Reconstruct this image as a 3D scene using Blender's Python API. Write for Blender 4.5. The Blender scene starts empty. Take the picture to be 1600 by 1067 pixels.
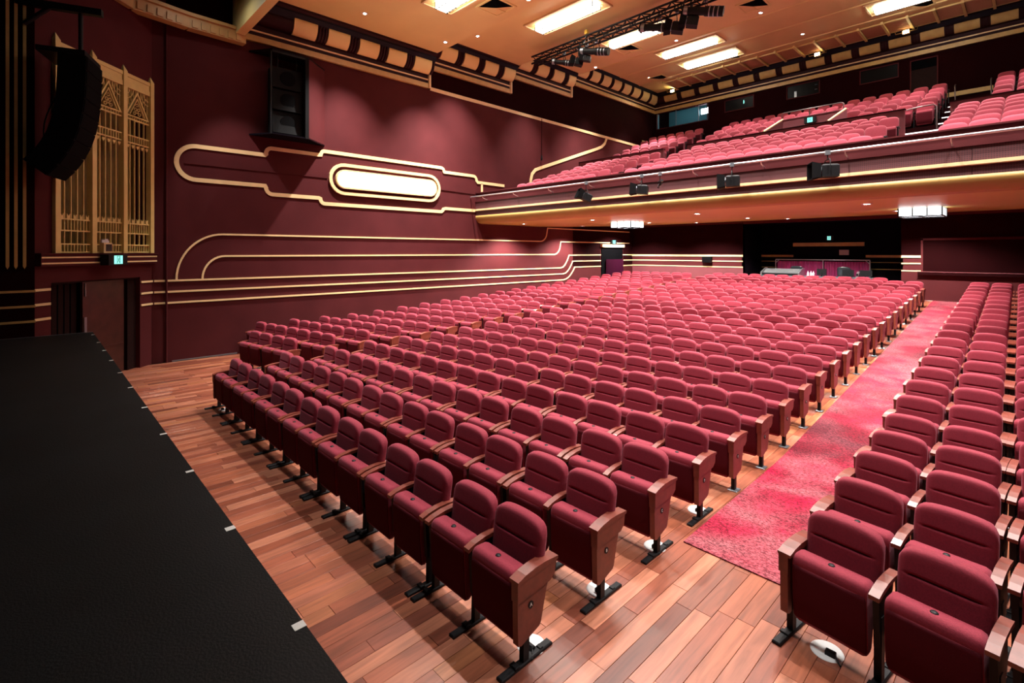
import bpy, math, random
from mathutils import Vector, Matrix
random.seed(7)
R_ = math.radians
scene = bpy.context.scene
COL = scene.collection

# ------------------------------------------------------------------ camera
FPX, HZ, H = 782.0, 394.0, 2.70
YAW = math.atan2(820, FPX)
cam_d = bpy.data.cameras.new('camera')
cam_d.sensor_width = 36.0
cam_d.lens = FPX / 1600 * 36
cam_d.shift_y = -(533.5 - HZ) / 1600
cam_d.clip_end = 200
cam = bpy.data.objects.new('camera', cam_d)
cam.location = (0, 0, H)
cam.rotation_euler = (R_(90), 0, YAW)
COL.objects.link(cam)
scene.camera = cam

# ------------------------------------------------------------------ world, view, exposure
w = bpy.data.worlds.new('world'); scene.world = w; w.use_nodes = True
w.node_tree.nodes['Background'].inputs[0].default_value = (0.8, 0.85, 1.0, 1)
w.node_tree.nodes['Background'].inputs[1].default_value = 0.004
vs = scene.view_settings
vs.view_transform = 'Standard'; vs.look = 'None'; vs.gamma = 1.0; vs.use_curve_mapping = False
vs.exposure = 0.0
scene.cycles.use_denoising = True
scene.cycles.max_bounces = 6
scene.cycles.diffuse_bounces = 3
scene.cycles.sample_clamp_indirect = 4.0

P_SPOT, P_SIDE, P_SOFFIT, E_TROFFER, P_BALC, P_APRON = 2400.0, 5600.0, 1600.0, 13.0, 1250.0, 800.0

# ------------------------------------------------------------------ helpers
def proj(x, y, z):
    s, c = math.sin(YAW), math.cos(YAW)
    D = -s * x + c * y; r = c * x + s * y
    if D < .05: return None
    return 800 + FPX * r / D, HZ - FPX * (z - H) / D, D

def floor_z(y): return max(0.0, (y - 7.0) * 0.063)

class MB:
    def __init__(self): self.v = []; self.f = []; self.sm = []
    def add(self, vs, fs, smooth=False):
        o = len(self.v); self.v += [tuple(p) for p in vs]
        for f in fs: self.f.append(tuple(i + o for i in f)); self.sm.append(smooth)
        return self
    def box(self, x0, x1, y0, y1, z0, z1):
        v = [(x0,y0,z0),(x1,y0,z0),(x1,y1,z0),(x0,y1,z0),(x0,y0,z1),(x1,y0,z1),(x1,y1,z1),(x0,y1,z1)]
        return self.add(v, [(0,3,2,1),(4,5,6,7),(0,1,5,4),(1,2,6,5),(2,3,7,6),(3,0,4,7)])
    def cbox(self, x0, x1, y0, y1, z0, z1, c=.005):
        """box with its top edges chamfered"""
        v = [(x0,y0,z0),(x1,y0,z0),(x1,y1,z0),(x0,y1,z0),(x0,y0,z1-c),(x1,y0,z1-c),(x1,y1,z1-c),(x0,y1,z1-c),
             (x0+c,y0+c,z1),(x1-c,y0+c,z1),(x1-c,y1-c,z1),(x0+c,y1-c,z1)]
        return self.add(v, [(0,3,2,1),(0,1,5,4),(1,2,6,5),(2,3,7,6),(3,0,4,7),(4,5,9,8),(5,6,10,9),(6,7,11,10),(7,4,8,11),(8,9,10,11)])
    def hexa(self, p):  # 8 points, bottom 4 then top 4
        return self.add(p, [(0,3,2,1),(4,5,6,7),(0,1,5,4),(1,2,6,5),(2,3,7,6),(3,0,4,7)])
    def prism(self, poly, a0, a1, axis='x', smooth=False):
        """poly in the two other axes, extruded along axis"""
        n = len(poly)
        def P(q, a):
            if axis == 'x': return (a, q[0], q[1])
            if axis == 'y': return (q[0], a, q[1])
            return (q[0], q[1], a)
        v = [P(q, a0) for q in poly] + [P(q, a1) for q in poly]
        self.add(v, [(i, (i+1) % n, n + (i+1) % n, n + i) for i in range(n)], smooth)
        self.add([P(q, a0) for q in poly], [tuple(range(n-1, -1, -1))])
        self.add([P(q, a1) for q in poly], [tuple(range(n))])
        return self
    def tube(self, path, r, n=8, cap=True, smooth=True):
        path = [Vector(p) for p in path]
        rs = r if isinstance(r, (list, tuple)) else [r] * len(path)
        rings = []
        for i, p in enumerate(path):
            t = (path[min(i+1, len(path)-1)] - path[max(i-1, 0)]).normalized()
            u = t.orthogonal().normalized() if abs(t.z) > .99 else t.cross(Vector((0, 0, 1))).normalized()
            b = t.cross(u)
            rings.append([p + (u * math.cos(2*math.pi*k/n) + b * math.sin(2*math.pi*k/n)) * rs[i] for k in range(n)])
        v = [q for r_ in rings for q in r_]
        f = [(i*n+k, i*n+(k+1) % n, (i+1)*n+(k+1) % n, (i+1)*n+k) for i in range(len(path)-1) for k in range(n)]
        self.add(v, f, smooth)
        if cap:
            self.add(rings[0], [tuple(range(n-1, -1, -1))]); self.add(rings[-1], [tuple(range(n))])
        return self
    def lathe(self, prof, n=20, c=(0, 0, 0), smooth=True):
        m = len(prof); v = []
        for k in range(n):
            a = 2*math.pi*k/n
            v += [(c[0] + r*math.cos(a), c[1] + r*math.sin(a), c[2] + z) for r, z in prof]
        f = [(k*m+i, ((k+1) % n)*m+i, ((k+1) % n)*m+i+1, k*m+i+1) for k in range(n) for i in range(m-1)]
        return self.add(v, f, smooth)
    def strip(self, pts, wdt, t0, t1, fn, closed=False):
        """flat ribbon of width wdt along 2D pts; fn(a, b, t) maps to 3D; t0..t1 thickness"""
        P = [Vector(p) for p in pts]; n = len(P); L = []; Rr = []
        for i in range(n):
            a = P[i-1] if (i > 0 or closed) else None
            b = P[(i+1) % n] if (i < n-1 or closed) else None
            d1 = (P[i]-a).normalized() if a is not None else None
            d2 = (b-P[i]).normalized() if b is not None else None
            d1 = d1 or d2; d2 = d2 or d1
            n1 = Vector((-d1.y, d1.x)); n2 = Vector((-d2.y, d2.x))
            m = (n1+n2)
            m = n1 if m.length < 1e-6 else m.normalized()
            k = wdt/2/max(.5, m.dot(n1))
            L.append(P[i]+m*k); Rr.append(P[i]-m*k)
        m_ = n if closed else n-1
        v = [fn(q.x, q.y, t1) for q in L]+[fn(q.x, q.y, t1) for q in Rr]+[fn(q.x, q.y, t0) for q in L]+[fn(q.x, q.y, t0) for q in Rr]
        f = []
        for i in range(m_):
            j = (i+1) % n
            f += [(i, j, n+j, n+i), (2*n+i, 2*n+j, j, i), (n+i, n+j, 3*n+j, 3*n+i)]
        if not closed: f += [(0, n, 3*n, 2*n), (n-1, 3*n-1, 4*n-1, 2*n-1)]
        return self.add(v, f)
    def mesh(self, name, mats):
        me = bpy.data.meshes.new(name); me.from_pydata(self.v, [], self.f)
        me.polygons.foreach_set('use_smooth', self.sm)
        for m in (mats if isinstance(mats, (list, tuple)) else [mats]): me.materials.append(m)
        me.update(); return me
    def build(self, name, mat, parent=None, loc=None, rel=True):
        """world-space geometry; under a parent at a location, made relative to it"""
        if parent is not None and rel:
            L = parent.get('_o') or (0, 0, 0)
            self.v = [(a-L[0], b-L[1], c-L[2]) for a, b, c in self.v]
        elif parent is None and loc is not None:
            self.v = [(a-loc[0], b-loc[1], c-loc[2]) for a, b, c in self.v]
        o = bpy.data.objects.new(name, self.mesh(name, mat)); COL.objects.link(o)
        if parent is not None:
            o.parent = parent
        elif loc is not None:
            o.location = loc
        if parent is not None and rel: o['_o'] = parent.get('_o') or (0., 0., 0.)
        elif loc is not None: o['_o'] = tuple(float(q) for q in loc)
        return o

def tag(o, label, cat, group=None, kind=None):
    if label: o['label'] = label
    if cat: o['category'] = cat
    if group: o['group'] = group
    if kind: o['kind'] = kind
    return o
def thing(name, loc, label, cat, group=None, rz=0):
    o = bpy.data.objects.new(name, None); COL.objects.link(o)
    o.location = loc; o.rotation_euler = (0, 0, rz); o.empty_display_size = .1
    o['_o'] = tuple(float(q) for q in loc)
    return tag(o, label, cat, group)
def struct(o, label=None): o['kind'] = 'structure'; (label and o.__setitem__('label', label)); return o
def inst(name, me, parent, loc=(0, 0, 0), rot=(0, 0, 0)):
    o = bpy.data.objects.new(name, me); COL.objects.link(o); o.parent = parent
    o.location = loc; o.rotation_euler = rot; return o

# ------------------------------------------------------------------ materials
def nodes(name):
    m = bpy.data.materials.new(name); m.use_nodes = True
    nt = m.node_tree; return m, nt, nt.nodes['Principled BSDF']
def mat(name, col, rough=.6, metal=0, var=.0, scale=8., bump=0., bscale=60., sheen=0., coat=0., spec=.5, emit=None, es=0, tint=None):
    m, nt, b = nodes(name)
    b.inputs['Base Color'].default_value = (*col, 1); b.inputs['Roughness'].default_value = rough
    b.inputs['Metallic'].default_value = metal; b.inputs['Specular IOR Level'].default_value = spec
    if sheen:
        b.inputs['Sheen Weight'].default_value = sheen; b.inputs['Sheen Roughness'].default_value = .45
        b.inputs['Sheen Tint'].default_value = (*(tint or (1, 1, 1)), 1)
    if coat: b.inputs['Coat Weight'].default_value = coat; b.inputs['Coat Roughness'].default_value = .12
    if emit: b.inputs['Emission Color'].default_value = (*emit, 1); b.inputs['Emission Strength'].default_value = es
    if var or bump:
        tc = nt.nodes.new('ShaderNodeTexCoord')
    if var:
        n = nt.nodes.new('ShaderNodeTexNoise'); n.inputs['Scale'].default_value = scale; n.inputs['Detail'].default_value = 5
        r = nt.nodes.new('ShaderNodeValToRGB')
        r.color_ramp.elements[0].position = .3; r.color_ramp.elements[1].position = .7
        r.color_ramp.elements[0].color = (*[c*(1-var) for c in col], 1); r.color_ramp.elements[1].color = (*[min(1, c*(1+var)) for c in col], 1)
        nt.links.new(tc.outputs['Object'], n.inputs['Vector']); nt.links.new(n.outputs['Fac'], r.inputs['Fac'])
        nt.links.new(r.outputs['Color'], b.inputs['Base Color'])
    if bump:
        n2 = nt.nodes.new('ShaderNodeTexNoise'); n2.inputs['Scale'].default_value = bscale; n2.inputs['Detail'].default_value = 4
        bp = nt.nodes.new('ShaderNodeBump'); bp.inputs['Strength'].default_value = bump; bp.inputs['Distance'].default_value = .01
        nt.links.new(tc.outputs['Object'], n2.inputs['Vector']); nt.links.new(n2.outputs['Fac'], bp.inputs['Height'])
        nt.links.new(bp.outputs['Normal'], b.inputs['Normal'])
    return m

def wood_mat(name, cols, by_attr, rough=.33, gscale=(28, 2.2, 28)):
    """plank wood: colour picked per board, streaked grain"""
    m, nt, b = nodes(name); N = nt.nodes.new; Lk = nt.links.new
    tc = N('ShaderNodeTexCoord'); mp = N('ShaderNodeMapping'); mp.inputs['Scale'].default_value = gscale
    if by_attr:
        at = N('ShaderNodeAttribute'); at.attribute_name = 'tone'; rnd = at.outputs['Fac']
    else:
        oi = N('ShaderNodeObjectInfo'); rnd = oi.outputs['Random']
    cr = N('ShaderNodeValToRGB'); cr.color_ramp.interpolation = 'LINEAR'
    els = cr.color_ramp.elements
    els[0].position = 0; els[0].color = (*cols[0], 1); els[1].position = 1; els[1].color = (*cols[-1], 1)
    for i, c in enumerate(cols[1:-1]): e = els.new((i+1)/(len(cols)-1)); e.color = (*c, 1)
    Lk(rnd, cr.inputs['Fac'])
    off = N('ShaderNodeVectorMath'); off.operation = 'ADD'; mul = N('ShaderNodeMath'); mul.operation = 'MULTIPLY'; mul.inputs[1].default_value = 37.
    Lk(rnd, mul.inputs[0]); Lk(tc.outputs['Object'], off.inputs[0]); Lk(mul.outputs[0], off.inputs[1]); Lk(off.outputs[0], mp.inputs['Vector'])
    ns = N('ShaderNodeTexNoise'); ns.inputs['Scale'].default_value = 1; ns.inputs['Detail'].default_value = 6; ns.inputs['Distortion'].default_value = .6
    Lk(mp.outputs[0], ns.inputs['Vector'])
    mr = N('ShaderNodeMapRange'); mr.inputs[1].default_value = .3; mr.inputs[2].default_value = .7; mr.inputs[3].default_value = .68; mr.inputs[4].default_value = 1.22
    Lk(ns.outputs['Fac'], mr.inputs[0])
    mx = N('ShaderNodeVectorMath'); mx.operation = 'SCALE'; Lk(cr.outputs['Color'], mx.inputs[0]); Lk(mr.outputs[0], mx.inputs['Scale'])
    Lk(mx.outputs[0], b.inputs['Base Color'])
    b.inputs['Roughness'].default_value = rough; b.inputs['Coat Weight'].default_value = .35; b.inputs['Coat Roughness'].default_value = .16
    bp = N('ShaderNodeBump'); bp.inputs['Strength'].default_value = .06; Lk(ns.outputs['Fac'], bp.inputs['Height']); Lk(bp.outputs[0], b.inputs['Normal'])
    return m

WOODS = [(.12,.030,.016),(.24,.064,.032),(.31,.095,.047),(.38,.14,.08),(.27,.078,.042),(.19,.05,.028),(.38,.135,.058)]
M = {}
M['plank'] = wood_mat('jarrah_board', WOODS, False)
M['plank_field'] = wood_mat('jarrah_board_field', WOODS, True)
M['subfloor'] = mat('subfloor_dark', (.03, .012, .008), .8)
M['fabric'] = mat('maroon_upholstery', (.215, .0175, .033), .8, var=.14, scale=90, bump=.25, bscale=420, sheen=.16, tint=(1, .5, .62), spec=.25)
M['fabric_shade'] = mat('maroon_pad_front_shade', (.075, .007, .012), .9, bump=.25, bscale=420, spec=.1)  # darker copy of the seat cloth; shade on tipped-up pad fronts put into colour
M['fabric_b'] = mat('rose_upholstery', (.34, .050, .075), .85, var=.1, scale=60, bump=.2, bscale=300, sheen=.3, tint=(1, .65, .7), spec=.2)
M['seatwood'] = mat('mahogany_stain', (.16, .030, .017), .42, var=.25, scale=14, coat=.15)
M['black'] = mat('black_steel', (.006, .006, .007), .5, spec=.2)
M['blackbox'] = mat('black_cabinet_paint', (.003, .003, .0035), .7, spec=.12, var=.2, scale=30)
M['grille'] = mat('speaker_mesh_black', (.002, .002, .0025), .8, spec=.06, bump=.5, bscale=300)
M['steel'] = mat('grey_steel_plate', (.30, .34, .38), .35, metal=.8)
M['alu'] = mat('aluminium', (.78, .79, .82), .28, metal=.9)
M['white'] = mat('white_plastic', (.80, .80, .78), .45)
M['disc'] = mat('pale_floor_plate', (.72, .74, .74), .3)
M['stage'] = mat('black_stage_paint', (.0045, .005, .0056), .6, spec=.2, var=.35, scale=2.2, bump=.25, bscale=90)
M['wall'] = mat('maroon_wall_paint', (.068, .0128, .0142), .75, spec=.08, var=.10, scale=1.3, bump=.12, bscale=70)
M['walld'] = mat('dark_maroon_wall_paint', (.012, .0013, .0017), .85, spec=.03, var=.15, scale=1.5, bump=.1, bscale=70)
M['dado'] = mat('mauve_dado_paint', (.155, .043, .050), .7, spec=.15, var=.07, scale=2)
M['alcove'] = mat('black_alcove_paint', (.005, .003, .0055), .9, spec=.03)
M['gold'] = mat('cream_gold_paint', (.78, .58, .30), .45, var=.05, scale=4)
M['golddk'] = mat('antique_gold_paint', (.52, .34, .11), .45, var=.10, scale=6)
M['grillegold'] = mat('grille_gold_paint', (.70, .55, .20), .45, var=.06, scale=5)
M['valance'] = mat('ochre_valance_paint', (.50, .32, .11), .5, var=.08, scale=3)
M['ochre'] = mat('ochre_ceiling_paint', (.84, .68, .28), .55, var=.05, scale=.8, bump=.04, bscale=20)
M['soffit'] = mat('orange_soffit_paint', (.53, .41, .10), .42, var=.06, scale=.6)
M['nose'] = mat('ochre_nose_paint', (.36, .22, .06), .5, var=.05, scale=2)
M['navy'] = mat('navy_cove_paint', (.006, .007, .014), .6, spec=.2)
M['oxblood'] = mat('oxblood_cove_paint', (.022, .0025, .004), .6, spec=.2)
M['void'] = mat('stagehouse_black', (.002, .002, .0025), .9, spec=.02)
M['doorwood'] = mat('brown_door_veneer', (.045, .011, .007), .4, var=.3, scale=5, coat=.2)
M['doordark'] = mat('dark_door_paint', (.014, .005, .0045), .7, var=.2, scale=20, spec=.08)
M['olive'] = mat('olive_grille_backing', (.14, .10, .016), .7, var=.3, scale=3)
M['lamp'] = mat('lit_diffuser', (1, 1, 1), .5, emit=(1, .95, .88), es=E_TROFFER)
M['lampw'] = mat('lit_wall_diffuser', (1, 1, 1), .5, emit=(1, .97, .93), es=8.)
M['lantern'] = mat('lit_lantern_glass', (1, 1, 1), .5, emit=(.93, .96, 1), es=5.)
M['lens'] = mat('lit_downlight_lens', (1, 1, 1), .5, emit=(1, .93, .85), es=60.)
M['warmlens'] = mat('lit_warm_flood_lens', (1, 1, 1), .5, emit=(1, .72, .35), es=60.)
M['strip'] = mat('lit_step_nosing', (1, 1, 1), .5, emit=(1, .95, .93), es=2.2)
M['exit'] = mat('lit_exit_green', (.02, .5, .4), .5, emit=(.35, 1, .88), es=1.15)
M['exitw'] = mat('exit_figure_green', (.0, .10, .07), .5)
M['booth'] = mat('teal_booth_wall', (.10, .22, .25), .7)
M['boothlamp'] = mat('lit_booth_lamp', (1, 1, 1), .5, emit=(.75, .93, 1), es=90.)
M['boothfill'] = mat('lit_booth_fill', (1, 1, 1), .5, emit=(.55, .9, 1), es=3.5)  # glow of the added fill lamp in the booth
M['drape'] = mat('magenta_drape', (.34, .012, .11), .7, var=.15, scale=20, sheen=.5)
M['drapedk'] = mat('dark_purple_curtain', (.026, .002, .011), .85, spec=.05)
M['screen'] = mat('dark_screen', (.010, .010, .012), .15)
M['louvre'] = mat('tan_louvre_paint', (.50, .27, .12), .55)
M['yellow'] = mat('yellow_hoist_paint', (.75, .48, .05), .45)
M['railing'] = mat('dark_bronze_rail', (.10, .07, .065), .4, metal=.6)
M['consolegrey'] = mat('console_dark_grey', (.06, .065, .07), .4)
M['paper'] = mat('white_paper', (.7, .66, .68), .8)
M['leather'] = mat('black_chair_leather', (.02, .025, .03), .3)

# glass pane
m, nt, b = nodes('booth_glass'); b.inputs['Base Color'].default_value = (.85, .95, .95, 1); b.inputs['Roughness'].default_value = .03
b.inputs['Transmission Weight'].default_value = 1; b.inputs['IOR'].default_value = 1.02; b.inputs['Specular IOR Level'].default_value = .2; M['glass'] = m
M['pane'] = mat('dark_window_pane', (.003, .0035, .004), .3, spec=.08)

# carpet: mottled red and pink
m, nt, b = nodes('mottled_red_carpet'); N = nt.nodes.new; Lk = nt.links.new
tc = N('ShaderNodeTexCoord')
def nz(scale, det, vec=None, dist=0.):
    n = N('ShaderNodeTexNoise'); n.inputs['Scale'].default_value = scale; n.inputs['Detail'].default_value = det; n.inputs['Distortion'].default_value = dist
    Lk(vec or tc.outputs['Object'], n.inputs['Vector']); return n.outputs['Fac']
def ramp(fac, stops):
    r = N('ShaderNodeValToRGB'); e = r.color_ramp.elements
    e[0].position, e[0].color = stops[0][0], (*stops[0][1], 1); e[1].position, e[1].color = stops[-1][0], (*stops[-1][1], 1)
    for p, c in stops[1:-1]: q = e.new(p); q.color = (*c, 1)
    Lk(fac, r.inputs['Fac']); return r.outputs['Color']
def mixc(fac, a, b_, mode='MIX'):
    x = N('ShaderNodeMixRGB'); x.blend_type = mode
    if isinstance(fac, float): x.inputs[0].default_value = fac
    else: Lk(fac, x.inputs[0])
    Lk(a, x.inputs[1]); Lk(b_, x.inputs[2]); return x.outputs[0]
base = ramp(nz(1.4, 6, dist=.4), [(.30, (.40, .004, .040)), (.43, (.38, .024, .055)), (.56, (.36, .075, .095)), (.74, (.31, .12, .13))])
mp = N('ShaderNodeMapping'); mp.inputs['Scale'].default_value = (34, 80, 34); Lk(tc.outputs['Object'], mp.inputs['Vector'])
fine = ramp(nz(1.2, 9, mp.outputs[0], .8), [(.41, (.10, .015, .04)), (.50, (.55, .42, .46)), (.58, (1, 1, 1))])
patch = ramp(nz(.55, 3), [(.40, (.42, .28, .34)), (.54, (1, 1, 1)), (.6, (1, 1, 1))])
Lk(mixc(1.0, mixc(.85, base, fine, 'MULTIPLY'), patch, 'MULTIPLY'), b.inputs['Base Color'])
b.inputs['Roughness'].default_value = .95; b.inputs['Sheen Weight'].default_value = .05; b.inputs['Specular IOR Level'].default_value = .1
M['carpet'] = m

# perforated balcony front: rows of small holes
m, nt, b = nodes('perforated_maroon_panel'); N = nt.nodes.new; Lk = nt.links.new
tc = N('ShaderNodeTexCoord'); sp = N('ShaderNodeSeparateXYZ'); Lk(tc.outputs['Object'], sp.inputs[0])
def saw(o):
    a = N('ShaderNodeMath'); a.operation = 'MULTIPLY'; a.inputs[1].default_value = 1/.035; Lk(o, a.inputs[0])
    f = N('ShaderNodeMath'); f.operation = 'FRACT'; Lk(a.outputs[0], f.inputs[0])
    s = N('ShaderNodeMath'); s.operation = 'SUBTRACT'; s.inputs[1].default_value = .5; Lk(f.outputs[0], s.inputs[0])
    q = N('ShaderNodeMath'); q.operation = 'POWER'; q.inputs[1].default_value = 2.; Lk(s.outputs[0], q.inputs[0]); return q.outputs[0]
ad = N('ShaderNodeMath'); ad.operation = 'ADD'; Lk(saw(sp.outputs['X']), ad.inputs[0]); Lk(saw(sp.outputs['Z']), ad.inputs[1])
lt = N('ShaderNodeMath'); lt.operation = 'LESS_THAN'; lt.inputs[1].default_value = .07; Lk(ad.outputs[0], lt.inputs[0])
mx = N('ShaderNodeMixRGB'); mx.inputs[1].default_value = (.085, .021, .024, 1); mx.inputs[2].default_value = (.03, .006, .008, 1); Lk(lt.outputs[0], mx.inputs[0])
Lk(mx.outputs[0], b.inputs['Base Color']); b.inputs['Roughness'].default_value = .6
M['perf'] = m

# ------------------------------------------------------------------ lamps
def spot(parent, loc, power, deg=64, blend=.22, col=(1, .94, .89), r=.06, aim=None):
    d = bpy.data.lights.new('lamp', 'SPOT'); d.energy = power; d.spot_size = R_(deg); d.spot_blend = blend
    d.color = col; d.shadow_soft_size = r
    o = bpy.data.objects.new('lamp', d); COL.objects.link(o)
    o.parent = parent; L = parent.get('_o') or (0, 0, 0)
    o.location = (loc[0]-L[0], loc[1]-L[1], loc[2]-L[2])
    if aim is not None:
        o.rotation_euler = (Vector(aim)-Vector(loc)).to_track_quat('-Z', 'Y').to_euler()
    return o

# ================================================================== SETTING
XL, YR, YU = -14.72, 22.8, 25.03       # left wall, lower rear wall, upper rear wall
XR = 2.6
# ---- floor
b = MB()
for (y0, y1) in ((.6, 7.0), (7.0, 25.2)):
    z0, z1 = floor_z(y0)-.022, floor_z(y1)-.022
    b.hexa([(-15.2, y0, z0-.3), (XR+.3, y0, z0-.3), (XR+.3, y1, z1-.3), (-15.2, y1, z1-.3), (-15.2, y0, z0), (XR+.3, y0, z0), (XR+.3, y1, z1), (-15.2, y1, z1)])
floor = struct(b.build('floor', M['subfloor']))
PW = .13
plank_me = {}
def plank_mesh(L):
    k = round(L, 1)
    if k not in plank_me:
        plank_me[k] = MB().cbox(-PW/2+.0012, PW/2-.0012, -k/2+.0012, k/2-.0012, -.02, 0, .0016).mesh('plank', M['plank'])
    return k, plank_me[k]
rp = random.Random(3)
field = MB(); tones = []
cand = []
x = -14.66
while x < .35:
    y = .62
    y -= rp.random()*.8
    while y < 22.7:
        L = round(rp.choice([.5, .7, .9, 1.1, 1.4]), 1)
        yc = y + L/2
        if y + L > .75:
            cand.append((x + PW/2, yc, L))
        y += L
    x += PW
def plank_score(c):
    p = proj(c[0], c[1], 0)
    if p is None or not (-20 < p[0] < 1620 and -20 < p[1] < 1085): return 99
    x, y = c[0], c[1]
    front = y < 2.45 and (x > -14.2)
    aisle = -3.0 < x < -.95 and y < 4.9
    right = x > -1.3 and y < 4.2
    # hidden by the stage?
    if y < 1.0 and p[2] > 3: pass
    if not (front or aisle or right): return 50 + p[2]
    return p[2]*(1 if L > .4 else 1.2)
cand.sort(key=plank_score)
n_ind = 0
for c in cand:
    if n_ind < 296 and plank_score(c) < 49 and c[1]+c[2]/2 < 7.0:
        k, me = plank_mesh(c[2]); o = inst('plank', me, floor, (c[0], c[1], 0)); n_ind += 1
    else:
        t = rp.random(); y0, y1 = c[1]-c[2]/2+.0012, c[1]+c[2]/2-.0012
        ys = [y0, y1] if not (y0 < 7 < y1) else [y0, 7.0, y1]
        for a, e in zip(ys, ys[1:]):
            z0, z1 = floor_z(a), floor_z(e); x0, x1 = c[0]-PW/2+.0012, c[0]+PW/2-.0012
            field.add([(x0, a, z0), (x1, a, z0), (x1, e, z1), (x0, e, z1), (x0, a, z0-.02), (x1, a, z0-.02), (x1, e, z1-.02), (x0, e, z1-.02)],
                      [(0, 1, 2, 3), (4, 5, 1, 0), (5, 6, 2, 1), (6, 7, 3, 2), (7, 4, 0, 3)])
            tones += [t]*8
pf = field.build('plank_field', M['plank_field'], floor)
at = pf.data.attributes.new('tone', 'FLOAT', 'POINT'); at.data.foreach_set('value', tones)
pf['kind'] = 'stuff'; pf['label'] = 'reddish timber floor boards under and between the seat rows'

# ---- carpet in the aisle
def drift(y): return -.0134*(y-2.2)
b = MB(); ys = [4.37+i*.4 for i in range(46)]; ys = [q for q in ys if q < 22.7] + [22.74]
prev = None
for q in ys:
    l, r_ = -2.24+drift(q), -1.16+drift(q)*1.4
    z = floor_z(q)
    b.v += [(l, q, z+.012), (r_, q, z+.012), (l, q, z-.002), (r_, q, z-.002)]
for i in range(len(ys)-1):
    a = 4*i; b.f += [(a, a+1, a+5, a+4), (a+2, a, a+4, a+6), (a+1, a+3, a+7, a+5)]; b.sm += [False]*3
b.f += [(2, 3, 1, 0)]; b.sm += [False]
tag(b.build('carpet_runner', M['carpet']), 'mottled red and pink carpet running up the aisle between the seat blocks', 'carpet')

# ---- stage
st = thing('stage_platform', (-4, .7, 0), 'black painted stage floor with white tape marks along its front edge', 'stage')
MB().box(-12.25, 4.0, -7.0, .79, 1.14, 1.2).build('stage_deck', M['stage'], st)
MB().box(-12.22, 4.0, .70, .77, 0, 1.14).build('stage_front', M['blackbox'], st)
MB().box(-12.24, -12.18, -7, .76, 0, 1.14).build('stage_side', M['blackbox'], st)
MB().box(-12.262, -12.245, -1.2, .79, 1.165, 1.204).build('edge_nosing', M['steel'], st)
for px, py, big in [(145, 523, 0), (154, 535, 0), (163.5, 547.5, 0), (175, 563, 0), (189, 582, 0), (206, 605, 0), (229, 636, 1), (260, 677, 1), (302, 735, 1), (367, 823, 2), (476, 973, 2)]:
    s, c = math.sin(YAW), math.cos(YAW)
    D = (H-1.2)*FPX/(py-HZ); r_ = (px-800)/FPX*D
    tx = -s*D+c*r_
    wd = (.014, .017, .021)[big]
    MB().box(tx-wd, tx+wd, .79-.045, .7915, 1.2, 1.2015).build('tape_mark', M['white'], st)

# ---- left wall
def wl(y, z, t): return (XL+t, y, z)
b = MB().box(XL-.4, XL, 2.33, YU+1.6, -.3, 8.42)
wall_left = struct(b.build('wall_left', M['wall']))
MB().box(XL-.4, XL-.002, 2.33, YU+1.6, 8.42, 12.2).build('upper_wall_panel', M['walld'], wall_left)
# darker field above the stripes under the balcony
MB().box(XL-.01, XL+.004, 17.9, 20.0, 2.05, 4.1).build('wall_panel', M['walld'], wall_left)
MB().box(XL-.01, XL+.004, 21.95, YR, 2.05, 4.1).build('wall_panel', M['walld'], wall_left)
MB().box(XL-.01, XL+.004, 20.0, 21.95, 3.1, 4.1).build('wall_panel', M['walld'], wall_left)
def arc(cx, cy, rx, ry, a0, a1, n=10): return [(cx+rx*math.cos(R_(a0+(a1-a0)*i/n)), cy+ry*math.sin(R_(a0+(a1-a0)*i/n))) for i in range(n+1)]
def wstripe(name, pts, wdt, closed=False, mt='gold', t=.025):
    return MB().strip(pts, wdt, -.002, t, wl, closed).build(name, M[mt], wall_left)
# the long outline with its rounded left end and its jogs
up = arc(2.96, 4.958, .42, .425, 180, 90)+[(4.60, 5.383)]+arc(4.78, 5.44, .15, .15, 190, 90, 6)+[(6.10, 5.59)]+arc(6.28, 5.60, .12, .12, 180, 90, 5)+[(10.50, 5.72)]+arc(10.52, 5.60, .12, .12, 90, 0, 5)+[(10.66, 5.58), (11.98, 5.58)]+arc(12.0, 5.42, .16, .16, 90, 0, 5)+[(12.22, 5.36), (13.6, 5.355)]
wstripe('gold_outline', up, .105)
lo = arc(2.96, 4.958, .42, .425, 180, 270)+[(4.60, 4.533)]+arc(4.80, 4.48, .17, .17, 180, 270, 6)+[(6.10, 4.31)]+arc(6.29, 4.29, .14, .14, 180, 270, 5)+[(10.48, 4.15)]+arc(10.50, 4.27, .12, .12, 270, 350, 5)+[(10.72, 4.275), (12.16, 4.275)]
wstripe('gold_outline', lo, .105)
wstripe('gold_outline', [(12.43, 5.33), (12.43, 4.95)], .09)
# dado stripes
S1, S2 = 3.167, 2.60
wstripe('gold_stripe', arc(3.58, 2.02, 1.04, S1-2.02, 180, 90, 14)+[(15.70, S1)]+arc(15.72, S1+.40, .40, .40, 270, 345, 7)+[(16.17, 3.745), (22.5, 3.745)], .045)
wstripe('gold_stripe', arc(3.62, 2.02, .52, S2-2.02, 180, 90, 10)+[(16.56, S2)]+arc(16.58, S2+.42, .42, .42, 270, 345, 7)+[(17.04, 3.165), (22.5, 3.165)], .045)
for za, zb, ya, yb in ((2.0, 2.565, 17.05, 17.62), (1.728, 2.29, 17.2, 17.88), (1.456, 2.015, 17.2, 18.03)):
    pth = [(2.34, za), (ya, za)]+[(ya+(yb-ya)*t, za+(zb-za)*t**2.1) for t in (.25, .45, .62, .76, .88, 1)]
    wstripe('gold_stripe', pth+[(20.03, zb)], .045)
    wstripe('gold_stripe', [(21.9, zb), (22.8, zb)], .045)
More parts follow.
